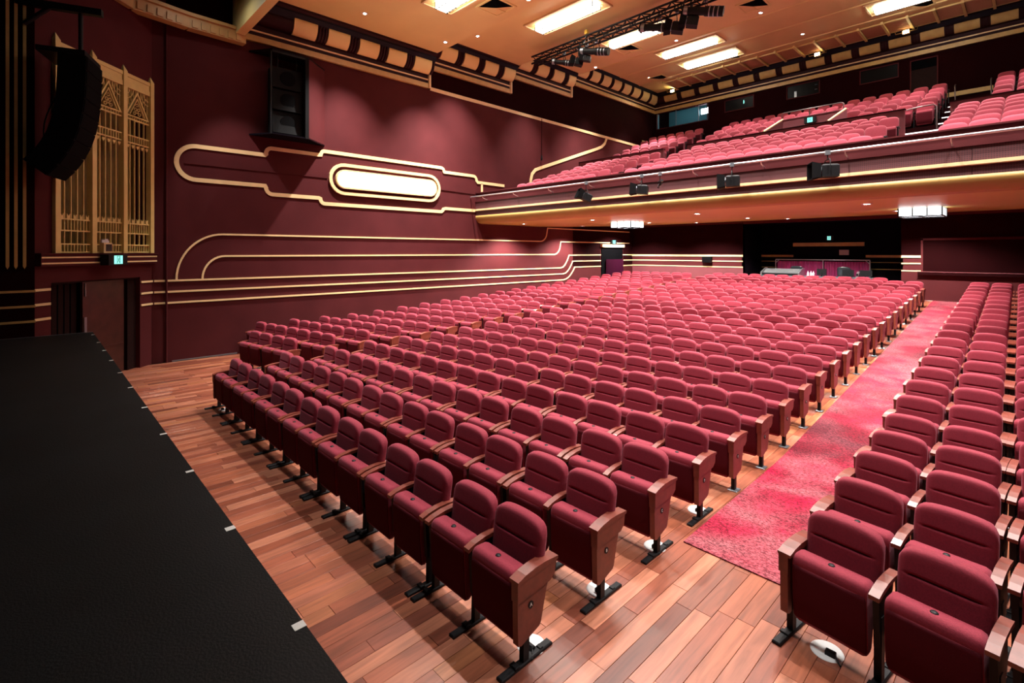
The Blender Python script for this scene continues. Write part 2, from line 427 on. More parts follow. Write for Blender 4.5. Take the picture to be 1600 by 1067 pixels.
# thin moulding at lamp height
wstripe('picture_rail', [(2.7, 4.94), (6.36, 4.935)], .035, mt='wall', t=.02)
wstripe('picture_rail', [(10.5, 4.945), (12.1, 4.91)], .035, mt='wall', t=.02)
# upper gold line along the wall with a step at the far end, and the sweeping line over the balcony
wstripe('gold_cornice_line', [(10.05, 8.44), (23.80, 8.36), (23.80, 8.68), (25.0, 8.66)], .12)
wstripe('gold_sweep', [(15.08, 5.40), (15.12, 5.75)]+[(15.2, 6.0), (15.4, 6.2), (15.75, 6.33)]+[(19.7, 7.70), (20.1, 7.86), (20.35, 8.06), (20.5, 8.34)], .13)
# long thin vertical panel joint, hanging cord
MB().tube([(XL+.05, 2.33, 0), (XL+.05, 2.33, 8.3)], .022, 8).build('downpipe', M['wall'], wall_left)
MB().box(XL, XL+.02, 2.45, 3.9, 0, .03).build('baseboard', M['steel'], wall_left)
# doorway under the balcony: lintel, black leaf, hanging curtain
MB().box(XL-.01, XL+.03, 20.06, 21.88, .8, 2.94).build('doorway_leaf', M['void'], wall_left)
MB().box(XL-.01, XL+.12, 20.03, 21.92, 2.945, 3.085).build('door_lintel', M['gold'], wall_left)
cb = MB(); n = 60; pts = [(XL+.10+.035*math.sin(i*1.35), 20.35+1.5*i/n) for i in range(n+1)]
cb.add([(a, q, .85) for a, q in pts]+[(a, q, 2.35) for a, q in pts]+[(a-.02, q, .85) for a, q in pts]+[(a-.02, q, 2.35) for a, q in pts],
       [(i, i+1, n+2+i, n+1+i) for i in range(n)]+[(2*n+2+i, 3*n+3+i, 3*n+4+i, 2*n+3+i) for i in range(n)], True)
tag(cb.build('door_curtain', M['drapedk']), 'dark purple curtain hanging in the doorway under the balcony', 'curtain')

# oval wall lamp
ol = thing('wall_lamp', (XL, 8.43, 4.94), 'long glowing pill-shaped wall lamp framed by a gold ring', 'wall lamp')
def pill(y0, y1, zc, r_, n=12): return arc(y1-r_, zc, r_, r_, -90, 90, n)+arc(y0+r_, zc, r_, r_, 90, 270, n)
MB().strip(pill(6.45, 10.42, 4.94, .435), .095, -.005, .06, wl, True).build('gold_ring', M['gold'], ol)
MB().strip(pill(6.63, 10.27, 4.94, .265), .05, -.005, .09, wl, True).build('lamp_rim', M['gold'], ol)
pp = pill(6.66, 10.24, 4.94, .24)
bb = MB(); bb.prism([(q[0], q[1]) for q in pp], XL-.01, XL+.07); bb.build('diffuser', M['lampw'], ol)
g = MB()
for yy in (6.95, 7.02, 7.09, 8.1, 8.16, 8.22, 9.05, 9.11, 9.17, 9.95, 10.02, 10.09):
    g.box(XL+.07, XL+.085, yy-.006, yy+.006, 4.71, 4.76); g.box(XL+.07, XL+.085, yy-.006, yy+.006, 5.12, 5.17)
g.box(XL+.07, XL+.085, 6.8, 10.1, 4.735, 4.742); g.box(XL+.07, XL+.085, 6.8, 10.1, 5.138, 5.145)
for yy in (9.95, 10.02, 10.09): g.box(XL+.07, XL+.085, yy-.006, yy+.006, 4.71, 5.17)
g.build('wire_guard', M['black'], ol)

# ---- angled wall beside the stage
P0 = Vector((-12.65, 0, 0)); P1 = Vector((-14.80, 2.10, 0)); LN = (P1-P0).length
DW = (P1-P0).normalized(); NW = Vector((DW.y, -DW.x, 0))
def aw(s, z, t): q = P0+DW*s+NW*t; return (q.x, q.y, z)
def abox(mb, s0, s1, z0, z1, t0, t1):
    return mb.hexa([aw(s0, z0, t1), aw(s1, z0, t1), aw(s1, z0, t0), aw(s0, z0, t0), aw(s0, z1, t1), aw(s1, z1, t1), aw(s1, z1, t0), aw(s0, z1, t0)])
b = MB()
abox(b, -.02, .32, 0, 2.68, -.5, 0); abox(b, 2.55, LN+.35, 0, 2.68, -.5, 0); abox(b, .32, 2.55, 2.12, 2.68, -.5, 0)
abox(b, -.02, .34, 2.68, 12, -.5, 0); abox(b, 2.92, LN+.35, 2.68, 12, -.5, 0); abox(b, .34, 2.92, 6.72, 12, -.5, 0)
wall_front = struct(b.build('wall_stage_left', M['wall']))
abox(MB(), .34, 2.92, 2.68, 6.72, -.45, -.40).build('grille_backing', M['olive'], wall_front)
for z in (2.0, 1.728, 1.456):
    MB().strip([(-.02, z), (.30, z)], .045, -.002, .02, aw).build('gold_stripe', M['gold'], wall_front)
    MB().strip([(2.57, z), (LN+.02, z)], .045, -.002, .02, aw).build('gold_stripe', M['gold'], wall_front)
MB().box(-15.1, XL-.02, 2.05, 2.36, 0, 12).build('wall_return', M['wall'], wall_front)
for z in (2.0, 1.728, 1.456): MB().box(-14.745, -14.712, 2.09, 2.31, z-.0225, z+.0225).build('gold_stripe', M['gold'], wall_front)
# ledge under the grille
lg = thing('grille_ledge', aw(1.5, 2.42, 0), 'maroon ledge with two gold lines under the gold grille', 'ledge')
abox(MB(), 0, 2.92, 2.44, 2.66, 0, .12).build('ledge_body', M['wall'], lg); abox(MB(), -.03, 2.95, 2.655, 2.68, -.02, .15).build('ledge_top', M['wall'], lg)
for z in (2.49, 2.60): abox(MB(), 0, 2.92, z-.014, z+.014, .12, .135).build('gold_line', M['gold'], lg)

# gold grille
gr = thing('grille_screen', aw(1.63, 2.68, 0), 'tall gold ornamental grille with pointed posts and triangle motifs', 'grille')
for s in (.395, 1.22, 2.04, 2.86):
    b = MB(); abox(b, s-.055, s+.055, 2.68, 6.76, -.05, .07)
    b.add([aw(s-.055, 6.76, .07), aw(s+.055, 6.76, .07), aw(s+.055, 6.76, -.05), aw(s-.055, 6.76, -.05), aw(s, 6.90, .01)], [(0, 1, 4), (1, 2, 4), (2, 3, 4), (3, 0, 4)])
    b.build('post', M['grillegold'], gr)
for s0, s1 in ((.45, 1.165), (1.275, 1.985), (2.095, 2.805)):
    for za, zb, t in ((6.66, 6.74, .05), (6.53, 6.66, .03), (6.42, 6.53, .045)):
        abox(MB(), s0, s1, za, zb, -.03, t).build('top_rail', M['grillegold'], gr)
    for z in (5.82, 5.735, 5.36, 5.20, 3.35, 3.125, 2.86, 2.70):
        abox(MB(), s0, s1, z-.014, z+.014, -.03, .02).build('rail', M['grillegold'], gr)
    n = 5; w_ = (s1-s0)/n
    for i in range(1, n): abox(MB(), s0+w_*i-.009, s0+w_*i+.009, 2.70, 5.82, -.02, .012).build('bar', M['grillegold'], gr)
    sp_ = MB()
    for i in range(2*n+1):
        q = s0+w_*i/2
        for za, zb in ((3.125, 3.35), (2.70, 2.86), (5.20, 5.36), (5.735, 5.82)): abox(sp_, q-.007, q+.007, za, zb, -.02, .01)
    sp_.build('spindle_row', M['grillegold'], gr)
    for i in range(n):
        q = s0+w_*(i+.3)
        c_ = MB(); c_.prism([(0, 0), (.07, 0), (.07, .10), (.035, .05), (0, .10)], 0, .02, 'y')
        c_.v = [aw(q+v[0], 3.36+v[2], .0+v[1]) for v in c_.v]; c_.build('arrow_cap', M['grillegold'], gr)
        c_ = MB(); c_.prism([(0, 0), (.035, .05), (.07, 0), (.07, -.03), (0, -.03)], 0, .02, 'y')
        c_.v = [aw(q+v[0], 5.12+v[2]*-1, .0+v[1]) for v in c_.v]; c_.build('arrow_cap', M['grillegold'], gr)
    cm = (s0+s1)/2
    MB().strip([(s0+.03, 5.83), (cm, 6.38), (s1-.03, 5.83)], .035, -.02, .02, aw).build('triangle_motif', M['grillegold'], gr)
    MB().strip([(s0+.13, 5.85), (cm, 6.24), (s1-.13, 5.85)], .02, -.02, .02, aw).build('triangle_motif', M['grillegold'], gr)
    sc = MB()
    for a_, b_ in ((-.075, 5.90), (.075, 5.90), (-.045, 6.0), (.045, 6.0), (0, 6.10), (0, 5.95)):
        sc.strip([(cm+a_+.035*math.cos(t*.7), b_+.035*math.sin(t*.7)) for t in range(9)], .012, -.01, .012, aw, True)
    sc.build('scroll_ornament', M['grillegold'], gr)
    fan = MB()
    for sg in (-1, 1):
        for k in range(5): fan.strip([(cm+sg*(s1-s0)*(.06+.095*k), 6.42), (cm+sg*(s1-s0)*(.06+.095*k), 6.36-.10*k)], .012, -.015, .01, aw)
        for rr in (.14, .24): fan.strip([(cm+sg*((s1-s0)/2)-sg*rr*math.cos(t), 6.42-rr*math.sin(t)) for t in [i*.26 for i in range(7)]], .014, -.015, .01, aw)
    fan.build('fan_tracery', M['grillegold'], gr)

# double door under it
d = bpy.data.objects.new('door_1', None); COL.objects.link(d); d['_o'] = (0., 0., 0.); struct(d, 'brown double stage door with one leaf in black')
abox(MB(), .32, 1.17, 0, 2.10, -.32, -.27).build('door_leaf', M['doordark'], d)
dl = abox(MB(), 1.18, 2.26, 0, 2.09, -.20, -.15).build('door_leaf', M['doorwood'], d)
abox(MB(), 2.30, 2.55, 0, 2.12, -.40, -.10).build('door_jamb', M['doordark'], d)
abox(MB(), .32, 2.55, 2.09, 2.12, -.45, -.02).build('door_head', M['doordark'], d)
abox(MB(), .3, 2.6, 0, 2.15, -.5, -.46).build('door_recess', M['void'], d)
for q in (.46, .60, .74, .88, 1.02): abox(MB(), q-.012, q+.012, .05, 2.05, -.27, -.262).build('door_batten', M['void'], dl)
abox(MB(), 1.20, 1.26, .98, 1.35, -.15, -.13).build('door_handle', M['steel'], d)
abox(MB(), 1.22, 1.24, 1.78, 2.05, -.15, -.13).build('flush_bolt', M['steel'], d)
abox(MB(), 1.3, 2.24, .62, .66, -.15, -.14).build('kick_rail', M['doorwood'], d)

# exit signs
def exit_sign(origin, ex, en, wd, ht, label, housing=.10):
    """origin: centre of face; ex: unit vector to the right as seen; en: outward normal"""
    ex = Vector(ex).normalized(); en = Vector(en).normalized(); ez = Vector((0, 0, 1))
    t = thing('exit_sign', origin, label, 'exit sign', 'exit signs')
    def bx(u0, u1, w0, w1, t0, t1):
        q = [ex*u+en*n_+ez*v_+Vector(origin) for u, n_, v_ in ((u0, t1, w0), (u1, t1, w0), (u1, t0, w0), (u0, t0, w0), (u0, t1, w1), (u1, t1, w1), (u1, t0, w1), (u0, t0, w1))]
        return [tuple(p) for p in q]
    MB().hexa(bx(-wd/2, wd/2, -ht/2, ht/2, -housing, 0)).build('housing', M['black'], t)
    MB().hexa(bx(-wd*.22, wd*.22, -ht*.40, ht*.40, 0, .006)).build('lit_panel', M['exit'], t)
    g = MB(); k = ht*.4
    for u0, u1, w0, w1 in ((-.5, -.38, -.9, .9), (.38, .5, -.9, .9), (-.5, .5, .8, .9)):   # doorway
        g.hexa(bx(u0*k, u1*k, w0*k, w1*k, .006, .009))
    def limb(a, c, wd_):
        a = Vector(a)*k; c = Vector(c)*k; n_ = Vector((-(c-a).y, (c-a).x)).normalized()*wd_*k/2
        pts = [a+n_, a-n_, c-n_, c+n_]
        g.add([tuple(ex*p.x+ez*p.y+en*.010+Vector(origin)) for p in pts], [(0, 1, 2, 3)])
    limb((.05, .35), (-.05, -.15), .2); limb((-.05, -.15), (.22, -.4), .13); limb((.22, -.4), (.1, -.75), .12); limb((-.05, -.15), (-.22, -.5), .13)
    limb((-.22, -.5), (-.36, -.55), .1); limb((.05, .32), (.3, .1), .1); limb((.05, .32), (-.24, .15), .1); limb((.06, .45), (.12, .62), .18)
    g.build('running_figure', M['exitw'], t)
    return t
exit_sign(aw(1.47, 2.54, .36), DW*-1 if False else DW, NW, .50, .22, 'green exit sign on the ledge under the gold grille', .18)

# box with papers on the ledge
lb = thing('ledge_box', aw(1.55, 2.68, .05), 'small cream box with papers on the ledge above the exit sign', 'box')
abox(MB(), 1.40, 1.62, 2.682, 2.90, -.04, .11).build('box_body', M['gold'], lb); abox(MB(), 1.45, 1.60, 2.72, 2.87, .11, .118).build('dark_front', M['screen'], lb)
for a, e, hgt in ((1.42, 1.50, .06), (1.49, 1.58, .08), (1.56, 1.61, .05)): abox(MB(), a, e, 2.90, 2.90+hgt, -.02, .05+.02*hgt).build('paper', M['paper'], lb)
# pilaster with three gold fins
b = MB().box(-13.4, -12.45, -1.6, .0, 0, 12)
wp = struct(b.build('wall_proscenium', M['walld']))
for yy in (-.345, -.24, -.13):
    MB().prism([(yy-.022, 2.45), (yy, 2.40), (yy+.022, 2.45), (yy+.022, 11), (yy-.022, 11)], -12.46, -12.40).build('gold_fin', M['golddk'], wp)
for z in (2.0, 1.728, 1.456): MB().box(-12.46, -12.435, -1.5, .01, z-.02, z+.02).build('gold_stripe', M['golddk'], wp)

# valance with dentils at the head of the angled wall
vp = [aw(.2, 0, .12), aw(2.2, 0, .12), (-14.38, 2.75, 0), (-14.45, 4.05, 0)]
va = bpy.data.objects.new('trim_1', None); COL.objects.link(va); va['_o'] = (0., 0., 0.); struct(va, 'ochre dentil valance curving from the stage to the side wall')
for i in range(3):
    a, c = Vector(vp[i][:2]), Vector(vp[i+1][:2]); dv = (c-a).normalized(); nv = Vector((dv.y, -dv.x))
    def vb(mb, s0, s1, z0, z1, t0, t1, a=a, dv=dv, nv=nv):
        return mb.hexa([(*(a+dv*s+nv*t), z) for z in (z0, z1) for s, t in ((s0, t1), (s1, t1), (s1, t0), (s0, t0))])
    Lg = (c-a).length
    vb(MB(), 0, Lg, 8.22, 8.50, -.25, .0).build('valance_face', M['valance'], va)
    vb(MB(), 0, Lg, 8.50, 8.58, -.25, .07).build('valance_cap', M['valance'], va)
    if i:
        for k in range(int(Lg/.2)): vb(MB(), .06+k*.2, .18+k*.2, 8.25, 8.42, 0, .03).build('dentil', M['valance'], va)

# ---- ceilings in four rising steps
LEV = [(4.0, 10.03, 9.55, 8.42), (10.03, 14.0, 10.15, 9.10), (14.0, 17.95, 10.78, 9.75), (17.95, YU, 11.38, 10.38)]
XC = XL+.46
def ceil_name(i): return 'ceiling'
ceils = []
for i, (y0, y1, zc, zb) in enumerate(LEV):
    b = MB().box(XC-.02, XR+.2, y0 if i == 0 else y0, y1 if i < 3 else YU-.44, zc, zc+.12)
    if i < 3: b.box(XL, XR+.2, y1-.12, y1-.003, zc+.02, LEV[i+1][2]+.1)          # riser up to the next level
    c = struct(b.build('ceiling', M['ochre'])); ceils.append(c)
for yy in (15.3, 19.35, 21.05, 22.75):
    zc = LEV[2][2] if yy < 17 else LEV[3][2]
    MB().prism([(yy-.10, zc+.01), (yy-.07, zc-.035), (yy+.07, zc-.035), (yy+.10, zc+.01)], XC, XR).build('ceiling_moulding', M['ochre'], ceils[2 if yy < 17 else 3])
# roof above everything so no light leaks
struct(MB().box(-15.2, XR+.6, 3.8, 27, 12.2, 12.4).build('ceiling', M['void']), None)

def cornice(name, a, e, zb, axis, label, first=.35, step=.99, on=.66, capend=False):
    """cove along y on the left wall (axis 'y') or along x on the rear wall (axis 'x')"""
    o = bpy.data.objects.new(name, None); COL.objects.link(o); o['_o'] = (0., 0., 0.); struct(o, label)
    def place(mb, poly, s0, s1, smooth=False):
        if axis == 'y': mb.prism([(XL+u, zb+z) for u, z in poly], s0, s1, 'y', smooth)
        else: mb.prism([(YU-u, zb+z) for u, z in poly], s0, s1, 'x', smooth)
        return mb
    def rect(u0, u1, z0, z1): return [(u0, z0), (u1, z0), (u1, z1), (u0, z1)]
    place(MB(), rect(-.01, .10, 0, .085), a, e).build('gold_band', M['golddk'], o)
    place(MB(), rect(-.01, .085, .09, .165), a, e).build('gold_band', M['golddk'], o)
    place(MB(), rect(-.01, .05, .165, .27), a, e).build('dark_band', M['oxblood'], o)
    place(MB(), rect(-.01, .09, .27, .31), a, e).build('gold_bead', M['gold'], o)
    place(MB(), rect(-.01, .06, .31, .46), a, e).build('dark_band', M['oxblood'], o)
    A = [(.06+.27*math.sin(t), .80-.34*math.cos(t)) for t in [i*math.pi/2/7 for i in range(8)]]
    place(MB(), [(-.01, .46)]+A+[(-.01, .80)], a, e, True).build('cove', M['oxblood'], o)
    place(MB(), [(-.01, .80), (.33, .80), (.44, .95), (.44, 1.0), (-.01, 1.0)], a, e).build('navy_band', M['navy'], o)
    place(MB(), [(-.01, 1.0), (.42, 1.0), (.48, 1.06), (.48, 1.13), (-.01, 1.13)], a, e).build('dark_band', M['oxblood'], o)
    A2 = [(.05+.33*math.sin(t), .81-.38*math.cos(t)) for t in [(.25 if axis == 'y' else .50)+i*((math.pi/2-.15) if axis == 'y' else .95)/8 for i in range(9)]]
    s = a+first
    while s < e-.15:
        e2 = min(s+on, e-.05)
        place(MB(), [(.0, .5)]+A2+[(.0, .84)], s, e2, True).build('cove_panel', M['golddk'] if axis == 'x' else M['ochre'], o)
        for k in range(3):
            r0 = e2+.06+k*.09
            if r0+.03 < e: place(MB(), [(q[0]*.97, q[1]) for q in A2]+[(.02, .84), (.02, .5)], r0, r0+.04, True).build('cove_rib', M['oxblood'], o)
        s += step
    return o
cornice('trim_2', 4.05, 10.03, 8.42, 'y', 'cove cornice of the lowest ceiling step', first=1.22, on=.66)
cornice('trim_3', 10.03, 13.95, 9.10, 'y', 'cove cornice of the second ceiling step', first=.32)
cornice('trim_4', 14.05, 17.75, 9.75, 'y', 'cove cornice of the third ceiling step', first=.22)
cornice('trim_5', 18.0, YU, 10.38, 'y', 'cove cornice of the highest ceiling step', first=.08, step=.87, on=.62)
cornice('trim_6', XL, XR, 10.38, 'x', 'cove cornice along the rear wall', first=.78, step=.985, on=.70)
# end caps of the cornice steps
for i, (y1, zb) in enumerate(((10.03, 8.42), (13.95, 9.10), (17.75, 9.75))):
    c = struct(MB().strip([(y1-.06, zb), (y1-.06, zb+.78)], .07, .0, .14, wl).build('trim_%d' % (7+i), M['gold']))
# beam across the hall at the stage side of the ceiling, cove facing the hall
bm = struct(MB().box(XL, XR+.2, 3.80, 4.02, 8.42, 9.7).build('trim_10', M['ochre']), 'ochre beam across the ceiling edge above the stage')
for k in range(18):
    x0 = XL+.6+k*.95
    pl = [(4.02, 8.9)]+[(4.02+.33*math.sin(t), 9.25-.36*math.cos(t)) for t in [i*math.pi/2/6 for i in range(7)]]+[(4.02, 9.27)]
    MB().prism(pl, x0, x0+.62, 'x', True).build('cove_panel', M['ochre'], bm)
MB().box(XL+.3, XR, 4.02, 4.45, 9.28, 9.54).build('navy_band', M['navy'], bm)
struct(MB().box(-15.2, XR+.6, -8, 4.0, 12.6, 12.8).build('ceiling', M['void']))

# ---- side and back closing walls (right wall and stage house, outside the frame)
struct(MB().box(XR, XR+.3, .8, 25.2, -.3, 12.2).build('wall_right', M['wall']))

# ---- lower rear wall with the black alcove
AL0, AL1 = -9.02, -3.40
b = MB().box(-15.2, AL0, YR, YR+.2, .5, 4.2).box(AL1, XR+.2, YR, YR+.2, .5, 4.2).box(AL0, AL1, YR, YR+.2, 3.95, 4.2)
wr = struct(b.build('wall_rear', M['wall']))
for x0, x1 in ((XL+.01, AL0), (AL1, -2.83)):
    MB().box(x0, x1, YR-.004, YR+.01, 2.59, 3.98).build('upper_rear_panel', M['walld'], wr)
    MB().box(x0, x1, YR-.04, YR+.01, 2.50, 2.585).build('gold_stripe', M['gold'], wr)
    for z in (2.295, 2.03): MB().box(x0, x1, YR-.03, YR+.01, z-.022, z+.022).build('gold_stripe', M['gold'], wr)
    MB().box(x0, x1, YR-.006, YR+.01, .9, 2.01).build('dado_panel', M['dado'] if x0 < -5 else M['wall'], wr)  # right-hand panel takes the darker wall colour to stand for weaker light
MB().box(-2.83, XR, YR-.004, YR+.01, 3.2, 3.98).build('upper_rear_panel', M['walld'], wr)
MB().box(-2.83, XR, YR-.006, YR+.01, .9, 1.95).build('dado_panel', M['wall'], wr)  # dimmer light at this end put into the colour of the dado
MB().box(XL, XR, YR-.03, YR, .95, 1.0).build('baseboard', M['white'], wr)
MB().box(-2.80, XR, YR-.003, YR+.02, 2.02, 3.14).build('recessed_panel', M['walld'], wr)
for x0, x1, z0, z1 in ((-2.84, -2.78, 1.98, 3.2), (-2.84, XR, 3.12, 3.18)): MB().box(x0, x1, YR-.05, YR, z0, z1).build('panel_frame', M['wall'], wr)
MB().box(-2.92, XR, YR-.16, YR, 1.90, 2.0).build('panel_ledge', M['walld'], wr)
MB().box(-2.92, XR, YR-.17, YR, 2.0, 2.02).build('ledge_cap', M['dado'], wr)
# alcove walls
MB().box(AL0-.05, AL0, YR, 25.0, .5, 4.2).build('alcove_wall', M['alcove'], wr); MB().box(AL1, AL1+.05, YR, 25.0, .5, 4.2).build('alcove_wall', M['alcove'], wr)
MB().box(AL0, AL1, 25.0, 25.03, .5, 4.2).build('alcove_wall', M['alcove'], wr); MB().box(AL0, AL1, YR+.2, 25.0, 3.95, 4.0).build('alcove_ceiling', M['alcove'], wr)
for x0, x1 in ((AL0, -7.65), (-4.9, AL1)):
    MB().box(x0, x1, 24.96, 25.0, 2.48, 2.58).build('gold_stripe', M['golddk'], wr)
    for z in (2.28, 2.0): MB().box(x0, x1, 24.97, 25.0, z-.012, z+.012).build('gold_stripe', M['golddk'], wr)
MB().box(-7.63, -4.95, 24.88, 25.0, 2.96, 3.12).build('door_lintel', M['golddk'], wr)
MB().box(-5.85, -5.5, 24.97, 25.0, 2.58, 2.80).build('paper_notice', M['paper'], wr)
exit_sign((-6.2, 24.85, 3.31), (1, 0, 0), (0, -1, 0), .30, .20, 'green exit sign above the gold lintel in the black alcove', .1)
exit_sign((XL+.12, 20.99, 3.21), (0, 1, 0), (1, 0, 0), .44, .20, 'green exit sign above the curtained doorway on the left wall', .12)
bxs = thing('wall_speaker', (-10.6, YR, 2.36), 'small black speaker box across the gold stripes of the rear wall', 'speaker')
MB().box(-10.81, -10.40, YR-.22, YR-.03, 2.22, 2.49).build('speaker_body', M['blackbox'], bxs); MB().box(-10.79, -10.42, YR-.23, YR-.22, 2.24, 2.47).build('speaker_mesh', M['grille'], bxs)

# ---- upper rear wall
b = MB().box(-15.2, -14.60, YU, YU+.2, 4, 12.2).box(-14.60, -11.66, YU, YU+.2, 4, 9.50).box(-14.60, -11.66, YU, YU+.2, 10.36, 12.2).box(-11.66, XR+.3, YU, YU+.2, 4, 12.2)
wu = struct(b.build('wall_rear_upper', M['walld']))
MB().box(-2.35, -1.08, YU-.05, YU, 8.56, 8.72).build('gold_skirting', M['golddk'], wu)
def win(name, x0, x1, z0, z1, label):
    o = bpy.data.objects.new(name, None); COL.objects.link(o); o['_o'] = (0., 0., 0.); struct(o, label)
    t = .035
    for a, e, f_, g_ in ((x0-t, x1+t, z1, z1+t), (x0-t, x1+t, z0-t, z0), (x0-t, x0, z0, z1), (x1, x1+t, z0, z1)):
        MB().box(a, e, YU-.04, YU, f_, g_).build('window_frame', M['wall'], o)
    return o
wn = win('window_1', -14.56, -11.70, 9.52, 10.34, 'teal-lit control booth window at the back of the balcony')
for q in (-13.42, -12.15): MB().box(q-.02, q+.02, YU-.03, YU, 9.52, 10.34).build('mullion', M['steel'], wn)
MB().box(-14.56, -14.50, YU-.03, YU+.1, 9.52, 10.34).build('mullion', M['alu'], wn)
MB().box(-14.56, -11.70, YU-.012, YU-.006, 9.52, 10.34).build('window_pane', M['glass'], wn)
br = MB().box(-14.9, -11.4, YU+1.6, YU+1.65, 9.2, 10.8).box(-14.95, -14.9, YU+.2, YU+1.6, 9.2, 10.8).box(-11.4, -11.35, YU+.2, YU+1.6, 9.2, 10.8).box(-14.9, -11.4, YU+.2, YU+1.6, 9.15, 9.2).box(-14.9, -11.4, YU+.2, YU+1.6, 10.8, 10.85)
br.build('booth_room', M['booth'], wn)
bl = thing('booth_lamp', (-11.95, YU+.35, 10.05), 'bright white lamp behind the control booth glass', 'lamp')
MB().box(-12.18, -11.74, YU+.30, YU+.36, 9.94, 10.22).build('lamp_face', M['boothlamp'], bl); MB().box(-12.20, -11.72, YU+.36, YU+.50, 9.92, 10.24).build('lamp_body', M['black'], bl)
bc = thing('booth_fill_lamp', (-13.2, YU+.9, 10.78), 'added cool fill lamp, unseen on the ceiling, brightening the control booth', 'lamp')  # unseen lamp added to brighten the booth interior
MB().box(-14.4, -12.0, YU+.8, YU+1.0, 10.74, 10.79).build('tube', M['boothfill'], bc)
MB().box(-14.45, -11.95, YU+.78, YU+1.02, 10.79, 10.80).build('housing', M['white'], bc)
dk = thing('booth_desk', (-13, YU+.5, 9.45), 'low row of small equipment on the control booth sill', 'desk')
MB().box(-14.4, -11.8, YU+.25, YU+.8, 9.42, 9.47).build('desk_top', M['steel'], dk)
for q in (-13.9, -13.1, -12.7): MB().cbox(q, q+.3, YU+.3, YU+.5, 9.47, 9.58, .02).build('equipment_box', M['black'], dk)
for i, (x0, x1, z0, z1, lb_) in enumerate(((-10.76, -9.41, 9.71, 10.24, 'dark projection window with a green light behind it'), (-7.90, -6.62, 9.72, 10.27, 'dark projection window with a projector behind it'), (-5.09, -3.84, 9.73, 10.25, 'plain dark projection window beside the upper door'))):
    wn = win('window_%d' % (i+2), x0, x1, z0, z1, lb_)
    MB().box(x0, x1, YU-.006, YU+.02, z0, z1).build('window_pane', M['pane'], wn)
    if i == 0: MB().prism(arc(-9.88, 10.03, .05, .09, 90, -90, 8), YU-.012, YU-.006, 'y').build('green_light', M['exit'], wn)
    if i == 1:
        MB().box(-7.62, -7.52, YU-.014, YU-.006, 9.74, 10.0).build('projector_post', M['steel'], wn)
        for zz in (10.1, 9.9): MB().lathe([(0, 0), (.055, .0), (.055, .02), (0, .02)], 12, (-6.74, YU-.02, zz)).build('projector_knob', M['steel'], wn)
dr = win('door_2', -3.42, -2.64, 8.0, 10.2, 'dark door in the rear wall of the balcony')
MB().box(-3.42, -2.64, YU-.01, YU+.02, 8.0, 10.2).build('door_leaf', M['doordark'], dr); MB().box(-3.42, -2.64, YU-.015, YU, 9.85, 10.2).build('transom', M['void'], dr)

# ================================================================== BALCONY
YB = 12.13
bal = thing('balcony', (-6.2, YB, 3.7), 'long maroon balcony with perforated front, gold band and orange curved underside', 'balcony')
MB().box(XL, XR, YB+.02, YB+.14, 4.60, 4.93).build('parapet', M['wall'], bal)
MB().box(XL, XR, YB-.02, YB+.18, 4.925, 4.955).build('parapet_cap', M['wall'], bal)
MB().box(XL, XR, YB-.03, YB+.05, 4.60, 4.635).build('ledge', M['wall'], bal)
x = XL; pw = 2.32
while x < XR-.1:
    MB().box(x+.004, min(x+pw, XR)-.004, YB, YB+.12, 4.335, 4.60).build('front_panel', M['perf'], bal)
    MB().box(x+.004, min(x+pw, XR)-.004, YB, YB+.12, 4.085, 4.25).build('front_panel', M['perf'], bal)
    x += pw
MB().prism([(YB-.045, 4.265), (YB-.03, 4.33), (YB+.05, 4.335), (YB+.05, 4.25), (YB-.035, 4.25)], XL, XR).build('gold_band', M['gold'], bal)
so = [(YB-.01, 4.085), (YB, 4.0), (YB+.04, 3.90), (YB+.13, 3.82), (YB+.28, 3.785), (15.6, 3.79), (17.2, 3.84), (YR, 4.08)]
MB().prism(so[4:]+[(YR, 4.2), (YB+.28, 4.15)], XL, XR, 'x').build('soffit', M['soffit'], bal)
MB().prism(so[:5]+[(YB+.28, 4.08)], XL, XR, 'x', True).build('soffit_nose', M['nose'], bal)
LR = [(12.75+.85*i, 4.33+.262*i) for i in range(6)]         # lower tier: seat front y, floor z
URW = [(20.6+.85*j, 6.66+.345*j) for j in range(5)]
for y0, z0 in LR: MB().box(XL, XR, y0-.33, 18.5, z0-.262, z0).build('tier_step', M['dado'], bal)
MB().box(XL, XR, 18.34, 20.3, 5.4, 6.10).build('cross_aisle', M['dado'], bal)
for y0, z0 in URW: MB().box(XL, XR, y0-.33, YU, z0-.345, z0).build('tier_step', M['walld'], bal)
# dividing parapet between the tiers, with gaps at the aisles
for x0, x1 in ((XL+.02, -10.40), (-9.38, -2.66), (-1.66, XR)):
    MB().box(x0, x1, 18.36, 18.46, 5.5, 6.86).build('tier_parapet', M['dado'], bal)
    MB().box(x0-.015, x1+.015, 18.33, 18.49, 6.855, 6.885).build('parapet_cap', M['walld'], bal)
